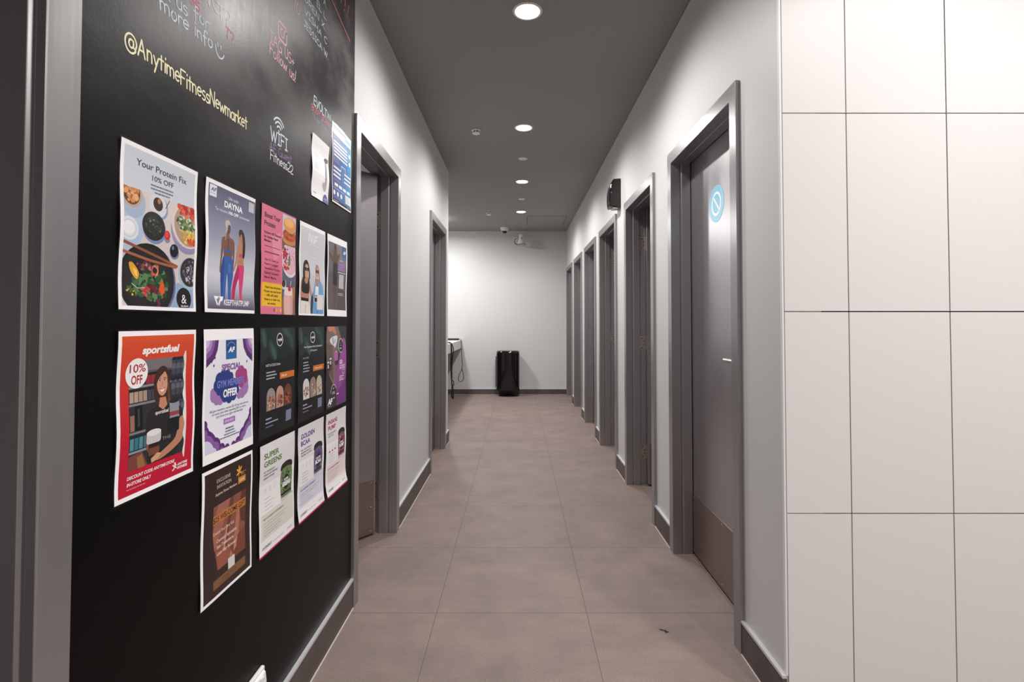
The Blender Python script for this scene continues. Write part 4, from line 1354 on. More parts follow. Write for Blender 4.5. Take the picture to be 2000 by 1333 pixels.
p.clip = (122, 196, 208, 297); p.rect(122, 196, 208, 297, (82, 96, 122)); p.ell(200, 262, 40, 50, (176, 116, 76)); p.rect(122, 250, 208, 297, (150, 100, 68)); p.ell(132, 208, 16, 16, (206, 206, 214)); p.ell(132, 206, 12, 11, (70, 34, 40))
p.rr(134, 222, 194, 300, 14, (214, 166, 160)); p.rr(138, 216, 190, 240, 8, (236, 214, 214)); p.rr(140, 240, 176, 296, 10, (226, 180, 172)); p.line((232, 232, 236), 4, (180, 196), (172, 220)); p.line((214, 80, 90), 2, (179, 198), (174, 214))
p.poly((176, 34, 48), (166, 206), (176, 212), (182, 224), (168, 228), (160, 222))
p.clip = None
DK = (52, 28, 42)
p.text('Boost Your', 16, 33, 13, DK, x1=106, off=0.02); p.text('Protein', 16, 55.5, 13, DK, x1=78, off=0.02)
p.text('Exclusive 10% Discount', 17, 77, 6.2, DK, x1=114, off=0.022); p.text('for Anytime Fitness', 17, 88.5, 6.2, DK, x1=96, off=0.022); p.text('Members', 17, 99, 6.2, DK, x1=55, off=0.022)
p.P('lettering').rect(17, 110.5, 111, 111.8, DK)
p.greek(18, 126, 110, 1, 5, 3.4, (110, 50, 76), 6)
for i, (t_, x1_) in enumerate((('Get Yo\' Gains on', 99), ('Feed It Larger?', 96), ('Sweetless! Packed.', 108), ('Salads? Stacked.', 98), ('Mains? Mighty.', 87))):
    p.text(t_, 18, 151 + i * 12, 6.2, DK, x1=x1_, off=0.004)
for i, (t_, x0_, x1_) in enumerate((('Flash that Anytime', 23, 114), ('Fitness tag and boom', 18, 116), ('- 10% off, baby!', 24, 100), ('Dine in or dash out,', 20, 112), ('we gotchu.', 38, 86))):
    p.text(t_, x0_, 226 + i * 11, 6.0, DK, x1=x1_, off=0.014)
p.P('logo', 'small coloured wordmark')
for i, c_ in enumerate(((90, 80, 170), (240, 190, 40), (240, 150, 50), (250, 214, 120))):
    p.ell(76 + i * 13, 285, 5, 5, c_); p.ell(76 + i * 13, 285, 2.2, 2.2, PINK)
p.done()

p = sheet(C[3], R1, 'pale grey poster of two women in sunglasses, one in a blue shirt', 14, wave=2.2)
p.P('picture', 'printed photo of two people in sunglasses').rect(9, 13, 205, 291, (208, 208, 214))
p.clip = (9, 13, 205, 291)
p.poly((198, 198, 206), (9, 190), (70, 150), (205, 190), (205, 291), (9, 291)); p.poly((60, 62, 72), (92, 236), (110, 216), (118, 291), (90, 291))
p.poly(SKIN2, (44, 172), (64, 172), (76, 182), (84, 200), (96, 226), (88, 234), (76, 214), (73, 246), (16, 246), (18, 224), (10, 240), (9, 200), (20, 182))
p.poly((18, 18, 20), (22, 178), (34, 176), (42, 192), (60, 194), (68, 178), (75, 184), (73, 224), (18, 221)); p.poly((18, 18, 20), (15, 240), (73, 242), (74, 252), (15, 250))
p.poly((230, 224, 214), (15, 250), (74, 252), (88, 268), (92, 291), (14, 291)); p.poly((206, 198, 188), (48, 262), (56, 262), (54, 291), (46, 291))
p.ell(54, 147, 17, 24, (206, 152, 124)); p.poly((34, 26, 26), (26, 172), (30, 136), (42, 121), (58, 118), (72, 128), (80, 150), (80, 176), (70, 178), (73, 150), (64, 132), (48, 134), (42, 150), (42, 180)); p.rr(40, 142, 56, 153, 3, (20, 16, 18)); p.rr(58, 142, 73, 153, 3, (20, 16, 18))
p.poly(SKIN2, (130, 172), (146, 172), (152, 184), (156, 232), (124, 232), (122, 186))
p.poly((110, 168, 216), (122, 182), (134, 176), (128, 230), (112, 246), (106, 226)); p.poly((110, 168, 216), (146, 172), (170, 180), (190, 200), (202, 240), (180, 240), (158, 224), (152, 200))
p.poly((234, 236, 240), (126, 198), (152, 198), (153, 226), (124, 228)); p.poly((40, 34, 40), (122, 236), (158, 238), (158, 252), (122, 250)); p.poly((104, 160, 212), (112, 252), (196, 256), (203, 291), (106, 291)); p.poly((84, 138, 192), (140, 262), (150, 262), (152, 291), (140, 291))
p.ell(142, 148, 13, 21, (204, 152, 130)); p.poly((178, 136, 130), (128, 160), (126, 138), (134, 126), (146, 124), (156, 134), (164, 170), (168, 184), (156, 180), (154, 150), (148, 134), (136, 138), (132, 160), (128, 186), (122, 186)); p.rr(130, 142, 142, 153, 3, (24, 18, 22)); p.rr(144, 142, 156, 153, 3, (24, 18, 22))
p.clip = None
p.rect(143, 225, 196, 276, (226, 226, 228))
p.P('logo', 'white angular monogram')
LG = (238, 238, 240)
for q in (((64, 28), (73, 28), (74, 57), (65, 57)), ((74, 28), (82, 28), (92, 57), (83, 57)), ((90, 28), (98, 28), (100, 57), (92, 57)), ((98, 28), (106, 28), (116, 57), (107, 57)), ((116, 28), (124, 28), (122, 57), (114, 57)), ((124, 28), (146, 28), (141, 36), (124, 36)), ((124, 41), (138, 41), (134, 48), (124, 48))):
    p.poly(LG, *q)
p.rect(57, 64, 155, 67, (228, 228, 232))
p.text('USE CODE', 76, 96, 6.5, LG, x1=130, off=0.01); p.greek(66, 103, 154, 1, 8, 4.5, (224, 224, 228), 4)
p.done()

p = sheet(C[4], R1, 'dark grey poster of a dancer with raised arms, end of the upper long row', 15, lam=True, wave=2.6)
p.P('picture', 'printed dark photo of a dancer').rect(9, 25, 199, 273, (112, 104, 108))
p.clip = (9, 25, 199, 273)
p.poly((98, 88, 92), (9, 140), (199, 110), (199, 273), (9, 273)); p.poly((128, 120, 122), (90, 25), (199, 25), (199, 100), (110, 120)); p.poly((86, 74, 76), (110, 190), (199, 200), (199, 273), (100, 273))
p.poly((96, 76, 66), (60, 56), (66, 36), (76, 30), (86, 42), (88, 58), (106, 66), (122, 56), (124, 64), (108, 86), (98, 96), (100, 118), (98, 180), (92, 230), (84, 273), (70, 273), (66, 224), (58, 180), (54, 118), (54, 98), (36, 92), (16, 74), (20, 62), (44, 76), (56, 72))
p.poly((52, 46, 50), (54, 104), (72, 96), (98, 100), (100, 140), (98, 182), (58, 180)); p.poly((40, 36, 40), (56, 140), (98, 142), (98, 182), (58, 180))
p.ell(76, 48, 11, 18, (92, 72, 62)); p.poly((46, 38, 38), (66, 34), (76, 26), (88, 40), (86, 52), (78, 40), (68, 48))
p.clip = None
p.rect(106, 92, 189, 124, (146, 110, 160)); p.greek(118, 97, 178, 3, 9, 5, (164, 130, 176), 7, part='picture'); p.greek(124, 82, 172, 1, 5, 4, (196, 190, 196), 8)
p.rect(104, 128, 190, 131, (210, 206, 210)); p.rect(119, 136, 171, 190, (190, 188, 190)); p.greek(112, 208, 180, 2, 6, 3, (190, 186, 190), 9)
p.P('logo', 'blue badge with white letters').rect(152, 25, 197, 74, (48, 82, 144)); p.rect(152, 58, 197, 74, (70, 110, 168)); p.text('AF', 158, 55, 13, (240, 242, 248), x1=190, off=0.04, shear=0.25, part='logo'); p.ring(174, 42, 16, 10, 1.5, (120, 156, 200), 200, 340)
p.done()

# --- pair above the rows ------------------------------------------------
p = sheet(1.6835, 1.801, 'small white sheet showing a blender with a purple corner', 16, W=150.0, H=210.0, wave=4.5)
p.P('picture', 'printed blender photo and purple corner')
p.clip = (0, 0, 150, 210)
p.ell(122, 222, 30, 44, (92, 84, 164)); p.clip = None
p.ell(107, 152, 20, 13, (206, 204, 206)); p.poly((184, 182, 184), (88, 146), (126, 142), (122, 164), (112, 172), (98, 166))
p.poly((168, 168, 170), (110, 66), (136, 62), (126, 142), (110, 146)); p.poly((96, 96, 98), (116, 64), (124, 62), (118, 140), (112, 144)); p.poly((224, 224, 226), (126, 66), (134, 64), (124, 136), (120, 138))
p.poly((62, 62, 64), (103, 60), (116, 50), (144, 50), (142, 62), (128, 66), (112, 68)); p.poly((40, 40, 42), (116, 50), (144, 50), (142, 56), (116, 56))
p.greek(16, 57, 70, 11, 5, 1.8, (206, 206, 212), 10); p.greek(16, 192, 44, 1, 5, 4, (176, 176, 184), 11); p.text('REVIEW', 112, 198, 5, (216, 212, 240), x1=136, off=0.02)
p.done()

p = sheet(1.8700, 1.9125, 'blue chart poster with white bars at the right end of the chalkboard', 17, lam=True, wave=2.0)
p.P('picture', 'printed blue chart with white bars')
p.gradx(4, 4, 206, 282, [(0, (58, 56, 128)), (0.4, (48, 90, 160)), (1, (34, 146, 200))])
p.rect(4, 4, 206, 34, (222, 228, 240)); p.rect(8, 9, 150, 12, (96, 106, 160)); p.rect(8, 15, 120, 17.5, (130, 140, 184)); p.rect(130, 16, 200, 28, (150, 200, 226))
W_ = (236, 236, 238)
p.rect(15, 33, 206, 39, W_); p.greek(15, 45, 90, 2, 5, 2.2, (150, 160, 206), 12)
for i in range(5):
    p.rect(16, 61 + i * 13, 162, 67.5 + i * 13, W_)
p.ell(189, 74, 11, 9, W_); p.ell(189, 106, 11, 9, W_); p.greek(170, 88, 204, 1, 4, 2, (150, 196, 226), 2); p.greek(168, 120, 204, 3, 6, 2, (110, 180, 214), 13)
p.greek(14, 128, 80, 3, 6, 2.4, (140, 146, 196), 14)
for i in range(3):
    p.rect(14, 158 + i * 15, 92, 165 + i * 15, W_); p.rect(130, 158 + i * 15, 206, 165 + i * 15, W_)
p.rect(92, 138, 140, 142, (200, 212, 234)); p.rect(92, 138, 96, 160, (200, 212, 234)); p.rect(136, 138, 140, 160, (200, 212, 234)); p.rect(106, 145, 126, 200, (84, 120, 186))
for i in range(4):
    p.rect(27 + i * 45, 219, 62 + i * 45, 230, W_)
p.greek(14, 206, 90, 1, 4, 2, (150, 160, 206), 15); p.rect(14, 238, 134, 241, (150, 164, 210))
for x_ in (22, 58, 96):
    p.ell(x_, 258, 10, 9, W_)
p.greek(14, 272, 120, 1, 4, 2, (150, 160, 206), 16)
p.rect(142, 240, 206, 273, (226, 228, 232)); p.greek(148, 246, 190, 4, 6, 1.8, (160, 160, 170), 17)
p.rect(4, 282, 206, 291, (24, 24, 30)); p.greek(14, 285, 90, 1, 4, 2.4, (190, 190, 196), 18); p.greek(160, 285, 200, 1, 4, 2.4, (190, 190, 196), 19)
p.done()

# --- middle row -----------------------------------------------------------
p = sheet(C[0], R2, 'large red poster of a woman holding tubs of powder', 21, lam=True, wave=3.2)
p.P('picture', 'printed shop photo on a red page')
p.grad(8, 9, 204, 289, [(0, (216, 82, 42)), (0.35, (205, 48, 45)), (0.7, (194, 22, 50)), (1, (188, 16, 52))], 48)
p.clip = (28, 53, 181, 247)
p.rect(28, 53, 181, 247, (44, 44, 52))
p.rect(28, 53, 140, 74, (118, 114, 120)); p.rect(28, 73, 181, 77, (84, 84, 92))
for i in range(5):
    p.rect(70 + i * 12, 80, 81 + i * 12, 98, (150, 46, 56)); p.rect(70 + i * 12, 78, 81 + i * 12, 82, (30, 28, 32))
p.rect(28, 99, 181, 103, (138, 136, 140))
for i in range(6):
    p.rect(30 + i * 11, 108, 39.5 + i * 11, 128, [(178, 152, 134), (168, 144, 128), (70, 66, 78)][i // 2]); p.rect(30 + i * 11, 105, 39.5 + i * 11, 109, (26, 26, 30))
for r_ in range(3):
    for i in range(3):
        p.rect(138 + i * 14, 56 + r_ * 40, 150 + i * 14, 88 + r_ * 40, (66, 70, 82)); p.rect(138 + i * 14, 66 + r_ * 40, 150 + i * 14, 76 + r_ * 40, (94, 98, 112)); p.ell(144 + i * 14, 57 + r_ * 40, 6, 2.5, (30, 32, 38))
p.rect(28, 130, 100, 134, (130, 128, 134)); p.rect(28, 180, 90, 184, (126, 126, 132))
p.rr(42, 134, 60, 178, 3, (20, 20, 24)); p.rect(48, 140, 53, 172, (60, 60, 66)); p.rect(30, 150, 40, 178, (150, 110, 90))
for i in range(4):
    p.rect(30 + i * 11, 190, 39 + i * 11, 212, (54, 116, 136) if i % 2 else (80, 140, 150)); p.rect(30 + i * 11, 187, 39 + i * 11, 191, (24, 40, 48))
p.rect(28, 214, 86, 218, (130, 150, 160)); p.poly((126, 66, 60), (28, 222), (60, 218), (76, 247), (28, 247)); p.poly((150, 110, 66), (48, 226), (60, 222), (70, 247), (52, 247))
# person with long brown hair in a black shirt
p.poly((64, 40, 34), (92, 128), (90, 100), (98, 76), (112, 68), (126, 74), (134, 96), (140, 126), (142, 150), (128, 150), (100, 150))
p.poly((38, 36, 38), (74, 156), (98, 142), (110, 148), (124, 142), (142, 146), (162, 152), (174, 172), (164, 178), (158, 200), (154, 247), (80, 247), (80, 200), (72, 186), (66, 190))
p.poly(SKIN2, (106, 128), (122, 128), (126, 144), (114, 152), (102, 144))
p.ell(113, 101, 15, 24, (206, 150, 122)); p.poly((64, 40, 34), (97, 104), (98, 84), (108, 73), (120, 78), (112, 84), (102, 92)); p.poly((98, 66, 50), (126, 84), (132, 104), (136, 140), (128, 142), (128, 112))
p.poly((240, 236, 232), (107, 112), (119, 111), (116, 117), (110, 117)); p.line((60, 36, 34), 1.2, (101, 92), (109, 91)); p.line((60, 36, 34), 1.2, (116, 91), (124, 92)); p.ell(105.5, 96, 3.4, 1.7, (236, 230, 226)); p.ell(119.5, 96, 3.4, 1.7, (236, 230, 226)); p.ell(105.8, 96, 1.6, 1.7, (44, 28, 26)); p.ell(119.3, 96, 1.6, 1.7, (44, 28, 26)); p.line((60, 36, 34), 0.8, (102, 95), (105.5, 94), (109, 95)); p.line((60, 36, 34), 0.8, (116, 95), (119.5, 94), (123, 95)); p.line((150, 70, 66), 1.2, (105, 111), (113, 113), (121, 110)); p.line((150, 96, 80), 1.2, (113, 98), (112, 106))
p.poly(SKIN2, (160, 178), (174, 174), (178, 200), (168, 222), (140, 236), (112, 244), (98, 244), (100, 236), (124, 226), (150, 212)); p.poly(SKIN1, (66, 190), (80, 196), (84, 222), (96, 236), (84, 240), (70, 216))
p.rr(132, 140, 160, 178, 4, (140, 146, 158)); p.ell(146, 140, 14, 4, (34, 36, 42)); p.rect(132, 160, 160, 168, (150, 60, 70)); p.rr(126, 172, 160, 200, 4, (24, 24, 30))
p.rr(76, 206, 106, 240, 4, (42, 32, 32)); p.rect(77, 218, 105, 232, (120, 70, 50)); p.rr(70, 188, 108, 210, 6, (204, 200, 202)); p.ell(89, 190, 19, 6, (226, 224, 226))
p.poly(SKIN3, (84, 238), (100, 230), (112, 234), (100, 244), (86, 246))
p.clip = None
p.poly((232, 226, 222), (172, 54), (181, 54), (181, 247), (174, 247), (177, 226), (172, 210), (176, 190), (171, 170), (176, 150), (172, 130), (177, 110), (173, 90), (176, 70))
p.text('sportsfuel', 92, 158, 6.4, (214, 212, 212), x1=128, off=0.03, shear=0.2, part='picture'); p.text('THE', 112, 210, 6, (150, 150, 154), x1=136, off=0.0, part='picture')
p.P('price_badge', 'white round discount badge').ell(46, 76, 27, 27, (242, 240, 240))
p.text('10%', 28, 74, 14, (176, 24, 44), x1=67, off=0.012); p.text('OFF', 33, 95, 15, (176, 24, 44), x1=60, off=0.025)
p.P('logo', 'white wordmark and running figure emblem')
p.text('sportsfuel', 56, 42, 13, (246, 244, 244), x1=155, off=0.045, shear=0.22, part='logo')
p.text('DISCOUNT CODE: ANYTIME-STORE', 27, 262, 5.6, (248, 232, 234), x1=150, off=0.03, shear=0.15); p.text('IN-STORE ONLY', 27, 273, 5.6, (248, 232, 234), x1=86, off=0.03, shear=0.15); p.greek(27, 278, 74, 1, 4, 1.8, (220, 130, 140), 20)
p.P('emblem', 'small white running figure and words').ell(153, 266, 2.6, 2.6, (250, 244, 244)); p.line((250, 244, 244), 2.4, (146, 268), (152, 271), (158, 269)); p.line((250, 244, 244), 2.4, (152, 271), (150, 276), (145, 278)); p.line((250, 244, 244), 2.2, (153, 272), (158, 276))
p.text('ANYTIME', 160, 272, 4.6, (250, 244, 244), x1=190, off=0.03, shear=0.15, part='emblem'); p.text('FITNESS', 160, 279, 4.6, (250, 244, 244), x1=190, off=0.03, shear=0.15, part='emblem')
p.done()

p = sheet(C[1], R2, 'white poster with purple clouds announcing a special offer', 22, lam=True, wave=2.4)
p.P('picture', 'printed purple cloud and curtain art')
p.rect(8, 25, 203, 276, (232, 233, 242))
D1, D2, D3 = (92, 44, 112), (134, 92, 158), (176, 142, 196)
p.clip = (8, 25, 203, 276)
for r_, c_ in ((1.0, D1), (0.72, D2), (0.5, D3), (0.3, (206, 186, 220))):
    p.poly(c_, (8, 25), (8 + 47 * r_, 25), (8 + 42 * r_, 25 + 22 * r_), (8 + 30 * r_, 25 + 42 * r_), (8, 25 + 60 * r_)); p.poly(c_, (203, 25), (203 - 47 * r_, 25), (203 - 42 * r_, 25 + 22 * r_), (203 - 28 * r_, 25 + 42 * r_), (203, 25 + 60 * r_))
for (x_, y_) in ((28, 72), (40, 64), (36, 82), (182, 66), (190, 74), (176, 82)):
    p.poly((52, 44, 110), (x_, y_ - 5), (x_ + 1.5, y_ - 1.5), (x_ + 4, y_), (x_ + 1.5, y_ + 1.5), (x_, y_ + 5), (x_ - 1.5, y_ + 1.5), (x_ - 4, y_), (x_ - 1.5, y_ - 1.5))
def cloud(col, cs):
    for (x_, y_, r_) in cs:
        p.ell(x_, y_, r_, r_, col, n=22)
LIL, NAVY, MAG = (164, 122, 182), (42, 62, 130), (166, 66, 132)
cloud(LIL, [(42, 150, 16), (52, 160, 13), (66, 164, 11), (36, 142, 10), (170, 148, 18), (160, 158, 14), (146, 160, 12), (176, 134, 10), (84, 158, 14)])
cloud(MAG, [(150, 106, 16), (166, 112, 13), (136, 110, 12), (170, 124, 12), (150, 124, 18), (154, 134, 12)])
cloud(NAVY, [(58, 114, 15), (74, 106, 13), (90, 108, 13), (104, 114, 12), (52, 128, 15), (60, 140, 12), (80, 126, 24), (100, 134, 24), (84, 154, 16), (102, 162, 14), (120, 158, 14), (132, 148, 12), (120, 138, 20), (76, 148, 14)])
for (xs_, d) in ((8, 1), (203, -1)):
    for (dx, y_, r_) in ((0, 262, 46), (0, 222, 16), (38, 258, 20), (62, 270, 14), (84, 272, 10), (0, 204, 10)):
        p.ell(xs_ + d * dx, y_ + 6, r_, r_, D1, n=26)
    for (dx, y_, r_) in ((0, 264, 40), (38, 260, 15), (62, 272, 9), (0, 222, 10)):
        p.ell(xs_ + d * dx, y_ + 8, r_, r_, D2, n=26)
    for (dx, y_, r_) in ((0, 268, 33), (30, 268, 12), (62, 276, 6)):
        p.ell(xs_ + d * dx, y_ + 10, r_, r_, (206, 208, 230), n=26)
p.clip = None
p.rect(0, 276, 210, 297, PAPER)
p.P('logo', 'blue badge with white letters').rect(83, 26, 128, 71, (32, 70, 134)); p.rect(83, 52, 128, 71, (38, 104, 162)); p.ring(105, 42, 17, 11, 1.4, (130, 170, 210), 190, 350); p.text('AF', 92, 54.5, 11, (246, 248, 252), x1=118, off=0.045, shear=0.25, part='logo')
p.text('SPECIAL', 66, 96, 13.5, (140, 96, 164), x1=150, off=0.045); p.text('GYM MEMBERS', 50, 134, 15, (120, 128, 206), x1=166, off=0.03); p.text('OFFER', 76, 158.5, 16.5, (248, 248, 250), x1=137, off=0.04)
p.text('All gym members receive $5 off any nail service', 25, 187, 5.2, (70, 66, 96), x1=188); p.text('on every visit when spending $50 or more', 34, 194.5, 5.2, (70, 66, 96), x1=177); p.text('Just show your gym membership!', 50, 202, 5.2, (70, 66, 96), x1=163)
p.P('lettering').rr(79, 209, 128, 222, 2, (164, 116, 186)); p.text('BOOK NOW', 85, 218, 5, (226, 206, 236), x1=122, off=0.03)
p.greek(79, 231, 129, 1, 4, 3.6, (110, 106, 132), 21, 'C'); p.greek(86, 238, 124, 1, 4, 3.2, (110, 106, 132), 22, 'C'); p.greek(80, 245, 130, 1, 4, 2.6, (110, 106, 132), 23, 'C'); p.greek(58, 251, 152, 1, 4, 2.6, (110, 106, 132), 24, 'C')
p.done()

def arches(p, xs_, y0, y1, arts):
    for (a, c), art in zip(xs_, arts):
        r_ = (c - a) / 2
        p.clip = None
        p.raw([(a, y1), (c, y1)] + A((a + c) / 2, y0 + r_, r_, r_, 0, -180, 12), ink(art[0])); p.layer += 1
        p.clip = (a, y0 + 4, c, y1)
        p.blobs((a + c) / 2, y0 + (y1 - y0) * 0.66, r_ * 0.75, (y1 - y0) * 0.27, art[1], 22, 2.5, 7, int(a))
    p.clip = None

INK = (17, 18, 26)
def wild(x, label, seed, second):
    p = Poster(x, R2, label, seed, lam=True, wave=2.0)
    p.rect(0, 0, 210, 297, INK)
    p.P('picture', 'printed dark leaves and three arched photos')
    p.clip = (1, 1, 209, 110)
    p.poly((24, 34, 36), (1, 1), (209, 1), (209, 70), (150, 90), (1, 80))
    for (x_, y_, a, c_, d_) in ((70, 62, 50, (38, 62, 56), (60, 92, 80)), (180, 36, 60, (32, 52, 50), (46, 72, 68)), (150, 8, 20, (34, 54, 50), (52, 78, 70)), (100, 30, -30, (28, 42, 42), (36, 54, 52)), (16, 24, 70, (36, 56, 50), (64, 84, 72)), (14, 74, -20, (26, 38, 40), (32, 48, 48))):
        p.ell(x_, y_, 34, 19, c_, a); p.ell(x_ + 4, y_ + 5, 26, 8, d_, a + 6); p.line((24, 36, 36), 1.0, (x_ - 20 * math.cos(math.radians(a)), y_ - 20 * math.sin(math.radians(a))), (x_ + 28 * math.cos(math.radians(a)), y_ + 28 * math.sin(math.radians(a))))
    p.clip = None
    p.rect(115, 129, 210, 147.5, (206, 112, 34))
    if second:
        arches(p, [(37, 86), (92, 141), (145, 193)], 166, 232, [((206, 204, 204), [(206, 152, 124), (30, 26, 28), (172, 112, 88), (224, 222, 222)]), ((150, 122, 112), [(200, 186, 178), (120, 92, 84), (176, 150, 140)]), ((190, 172, 160), [(150, 120, 104), (214, 200, 190), (130, 100, 86)])])
        p.text('Free Companion Sauna Consultation', 40, 67, 6.0, (214, 220, 220), x1=188, off=0.01); p.text('& Treatment', 90, 80, 6.0, (214, 220, 220), x1=143, off=0.01)
        p.text('INCLUDES', 32, 102, 5, (180, 186, 190), x1=78); p.greek(36, 112, 96, 4, 9.5, 3.6, (176, 180, 190), 31)
        p.text('Valued $150', 128, 141.5, 6, (250, 226, 200), x1=190, off=0.015)
    else:
        arches(p, [(36, 86), (91, 137), (141, 189)], 166, 227, [((150, 136, 132), [(150, 92, 64), (176, 120, 84), (120, 70, 48), (206, 170, 150)]), ((186, 146, 126), [(140, 74, 58), (170, 96, 76), (106, 52, 42)]), ((110, 56, 44), [(150, 84, 60), (70, 34, 30), (176, 104, 74), (50, 26, 26)])])
        p.text('HOT & COLD Suites', 32, 106, 6.6, (206, 212, 220), x1=116, off=0.012); p.greek(36, 120.5, 97, 3, 8.5, 3.6, (176, 180, 190), 33)
        p.text('50% off', 124, 142, 6.5, (250, 226, 200), x1=158, off=0.015)
    p.greek(34, 247, 74, 1, 5, 4, (170, 174, 196), 34); p.greek(34, 258, 120, 1, 5, 3.4, (170, 174, 196), 35); p.greek(35, 269, 93, 1, 5, 3.2, (110, 116, 150), 36)
    p.rect(154, 243, 190, 275, (120, 126, 156))
    p.P('logo', 'white ringed round logo').ell(110, 34, 19, 19, (20, 22, 26)); p.ring(110, 34, 19, 19, 2.4, (226, 228, 230)); p.text('wyld', 97, 37.5, 8, (236, 238, 240), x1=123, off=0.03, part='logo')
    return p.done()

wild(C[2], 'black poster with an orange strip and brown arched photos', 23, False)
wild(C[3], 'black poster with an orange strip and pale arched photos', 24, True)

p = Poster(C[4], R2, 'dark poster with a purple half and a poured cup, end of the middle row', 25, lam=True, wave=1.6)
p.rect(0, 0, 210, 297, (52, 48, 50))
p.P('picture', 'printed photo of a poured drink beside a purple field')
p.clip = (0, 0, 210, 297)
p.poly((126, 106, 100), (0, 0), (110, 0), (150, 40), (110, 120), (84, 230), (0, 150)); p.poly((104, 86, 82), (0, 60), (60, 70), (70, 200), (0, 150))
p.poly((150, 76, 148), (168, 46), (210, 78), (210, 297), (102, 297), (88, 200), (112, 150), (138, 110)); p.poly((112, 52, 122), (100, 250), (210, 200), (210, 297), (102, 297)); p.poly((126, 62, 134), (110, 210), (124, 205), (126, 248), (112, 252)); p.poly((126, 62, 134), (150, 196), (166, 190), (168, 232), (152, 240))
p.poly((196, 132, 112), (14, 0), (70, 0), (92, 18), (96, 30), (80, 28), (60, 18), (24, 18)); p.poly((216, 218, 226), (34, 50), (48, 40), (104, 34), (108, 54), (96, 70), (86, 80), (74, 72), (44, 62)); p.poly((150, 156, 172), (56, 42), (66, 40), (76, 66), (62, 66)); p.ell(84, 54, 8, 9, (180, 184, 196))
p.rr(78, 96, 114, 130, 2, (176, 96, 168)); p.poly((60, 44, 56), (80, 128), (112, 128), (108, 146), (86, 146)); p.rr(86, 144, 110, 160, 2, (150, 76, 144)); p.rect(92, 92, 100, 96, (236, 236, 240))
for (x_, y_) in ((6, 124), (28, 112)):
    p.rr(x_, y_, x_ + 22, y_ + 48, 2, (46, 32, 44)); p.rect(x_ + 1, y_ + 2, x_ + 21, y_ + 9, (206, 200, 208)); p.rr(x_ + 5, y_ + 13, x_ + 17, y_ + 27, 4, (206, 200, 208)); p.rect(x_ + 1, y_ + 34, x_ + 21, y_ + 46, (86, 50, 82))
p.ell(74, 246, 28, 32, (46, 42, 44)); p.poly((52, 48, 50), (46, 236), (100, 240), (102, 297), (40, 297)); p.clip = None
p.ell(147, 74, 24, 28, (52, 48, 50)); p.ring(147, 74, 24, 28, 2.6, (226, 222, 226), 60, 330); p.ring(74, 246, 28, 32, 2.4, (226, 222, 226), 180, 330)
p.greek(136, 64, 160, 2, 8, 3, (130, 126, 130), 40); p.greek(136, 82, 160, 1, 8, 4, (220, 216, 220), 41)
p.text('GO', 133, 144, 15, (244, 238, 244), x1=164, off=0.03); p.text('GOOD', 133, 163, 15, (244, 238, 244), x1=194, off=0.012)
p.line((244, 238, 244), 2.0, (166, 168), (192, 168), (188, 182), (178, 186), (170, 182), (166, 168))
p.greek(134, 190, 190, 3, 7, 3.4, (232, 220, 232), 42); p.greek(104, 252, 140, 1, 6, 4.5, (240, 230, 240), 43)
p.text('10%', 62, 250, 10, (230, 226, 230), x1=86, off=0.0); p.text('OFF', 66, 268, 6, (230, 226, 230), x1=84, off=0.01); p.text('GET', 66, 232, 5, (230, 226, 230), x1=82, off=0.01)
p.P('logo', 'white monogram'); p.text('AF', 14, 283, 19, (246, 246, 248), x1=56, off=0.05, shear=0.25, part='logo'); p.greek(16, 288, 54, 1, 4, 2, (200, 198, 202), 44, part='logo')
p.done()

# --- bottom row ------------------------------------------------------------
p = sheet(C[1], R3 + 0.003, 'dark brown poster with copper silk and a welcome gift band, lowest on the wall', 31, lam=True, wave=2.6)
p.P('picture', 'printed copper silk photo on dark brown').rect(9, 8, 203, 290, (48, 32, 28))
p.clip = (43, 88, 180, 236)
p.poly((138, 82, 68), (43, 88), (180, 88), (180, 236), (62, 236), (43, 150))
for i, (c_, q) in enumerate((((164, 102, 84), ((60, 88), (110, 88), (84, 140), (50, 190), (43, 150))), ((106, 58, 48), ((112, 88), (126, 88), (112, 150), (100, 200), (86, 236), (74, 236), (96, 170))), ((176, 112, 92), ((140, 120), (156, 130), (150, 190), (120, 236), (104, 236), (134, 180))), ((96, 50, 42), ((160, 88), (180, 88), (180, 170), (160, 160), (150, 120))), ((154, 84, 68), ((62, 200), (90, 190), (110, 220), (90, 236), (62, 236))), ((196, 132, 108), ((96, 150), (104, 148), (92, 200), (84, 204))), ((120, 64, 52), ((110, 200), (180, 180), (180, 236), (130, 236))), ((190, 126, 104), ((130, 196), (146, 190), (140, 214), (128, 222))))):
    p.poly(c_, *q)
p.rect(43, 109, 180, 129, (190, 118, 56)); p.clip = None
p.text('$25 WELCOME GIFT', 44, 125.5, 12, (40, 26, 20), x1=178, off=0.014)
p.text('EXCLUSIVE', 53, 37, 8, (206, 190, 176), x1=109, off=0.002); p.text('INVITATION', 54, 50.5, 8, (206, 190, 176), x1=112, off=0.002); p.text('Anytime Fitness Members', 48, 66, 6.2, (216, 196, 180), x1=137, off=0.012)
p.text('Toward Your First Visit', 44, 154, 7.2, (232, 206, 192), x1=130, off=0.006); p.text('Cosmetic Injectables', 58, 174, 7.2, (236, 212, 200), x1=142, off=0.012); p.text('Skin Treatments', 59, 188, 7.2, (236, 212, 200), x1=128, off=0.012); p.text('Laser Hair Removal', 60, 203, 7.2, (236, 212, 200), x1=137, off=0.012)
p.rect(104, 229, 132, 259, (214, 208, 206)); p.P('lettering').rr(44, 254, 179, 274, 2, (128, 86, 52)); p.text('BOOK NOW', 80, 266, 7, (86, 52, 32), x1=138, off=0.004); p.greek(66, 269, 150, 1, 4, 2, (96, 62, 40), 45)
p.P('logo', 'gold flower emblem and box')
GD = (232, 160, 60)
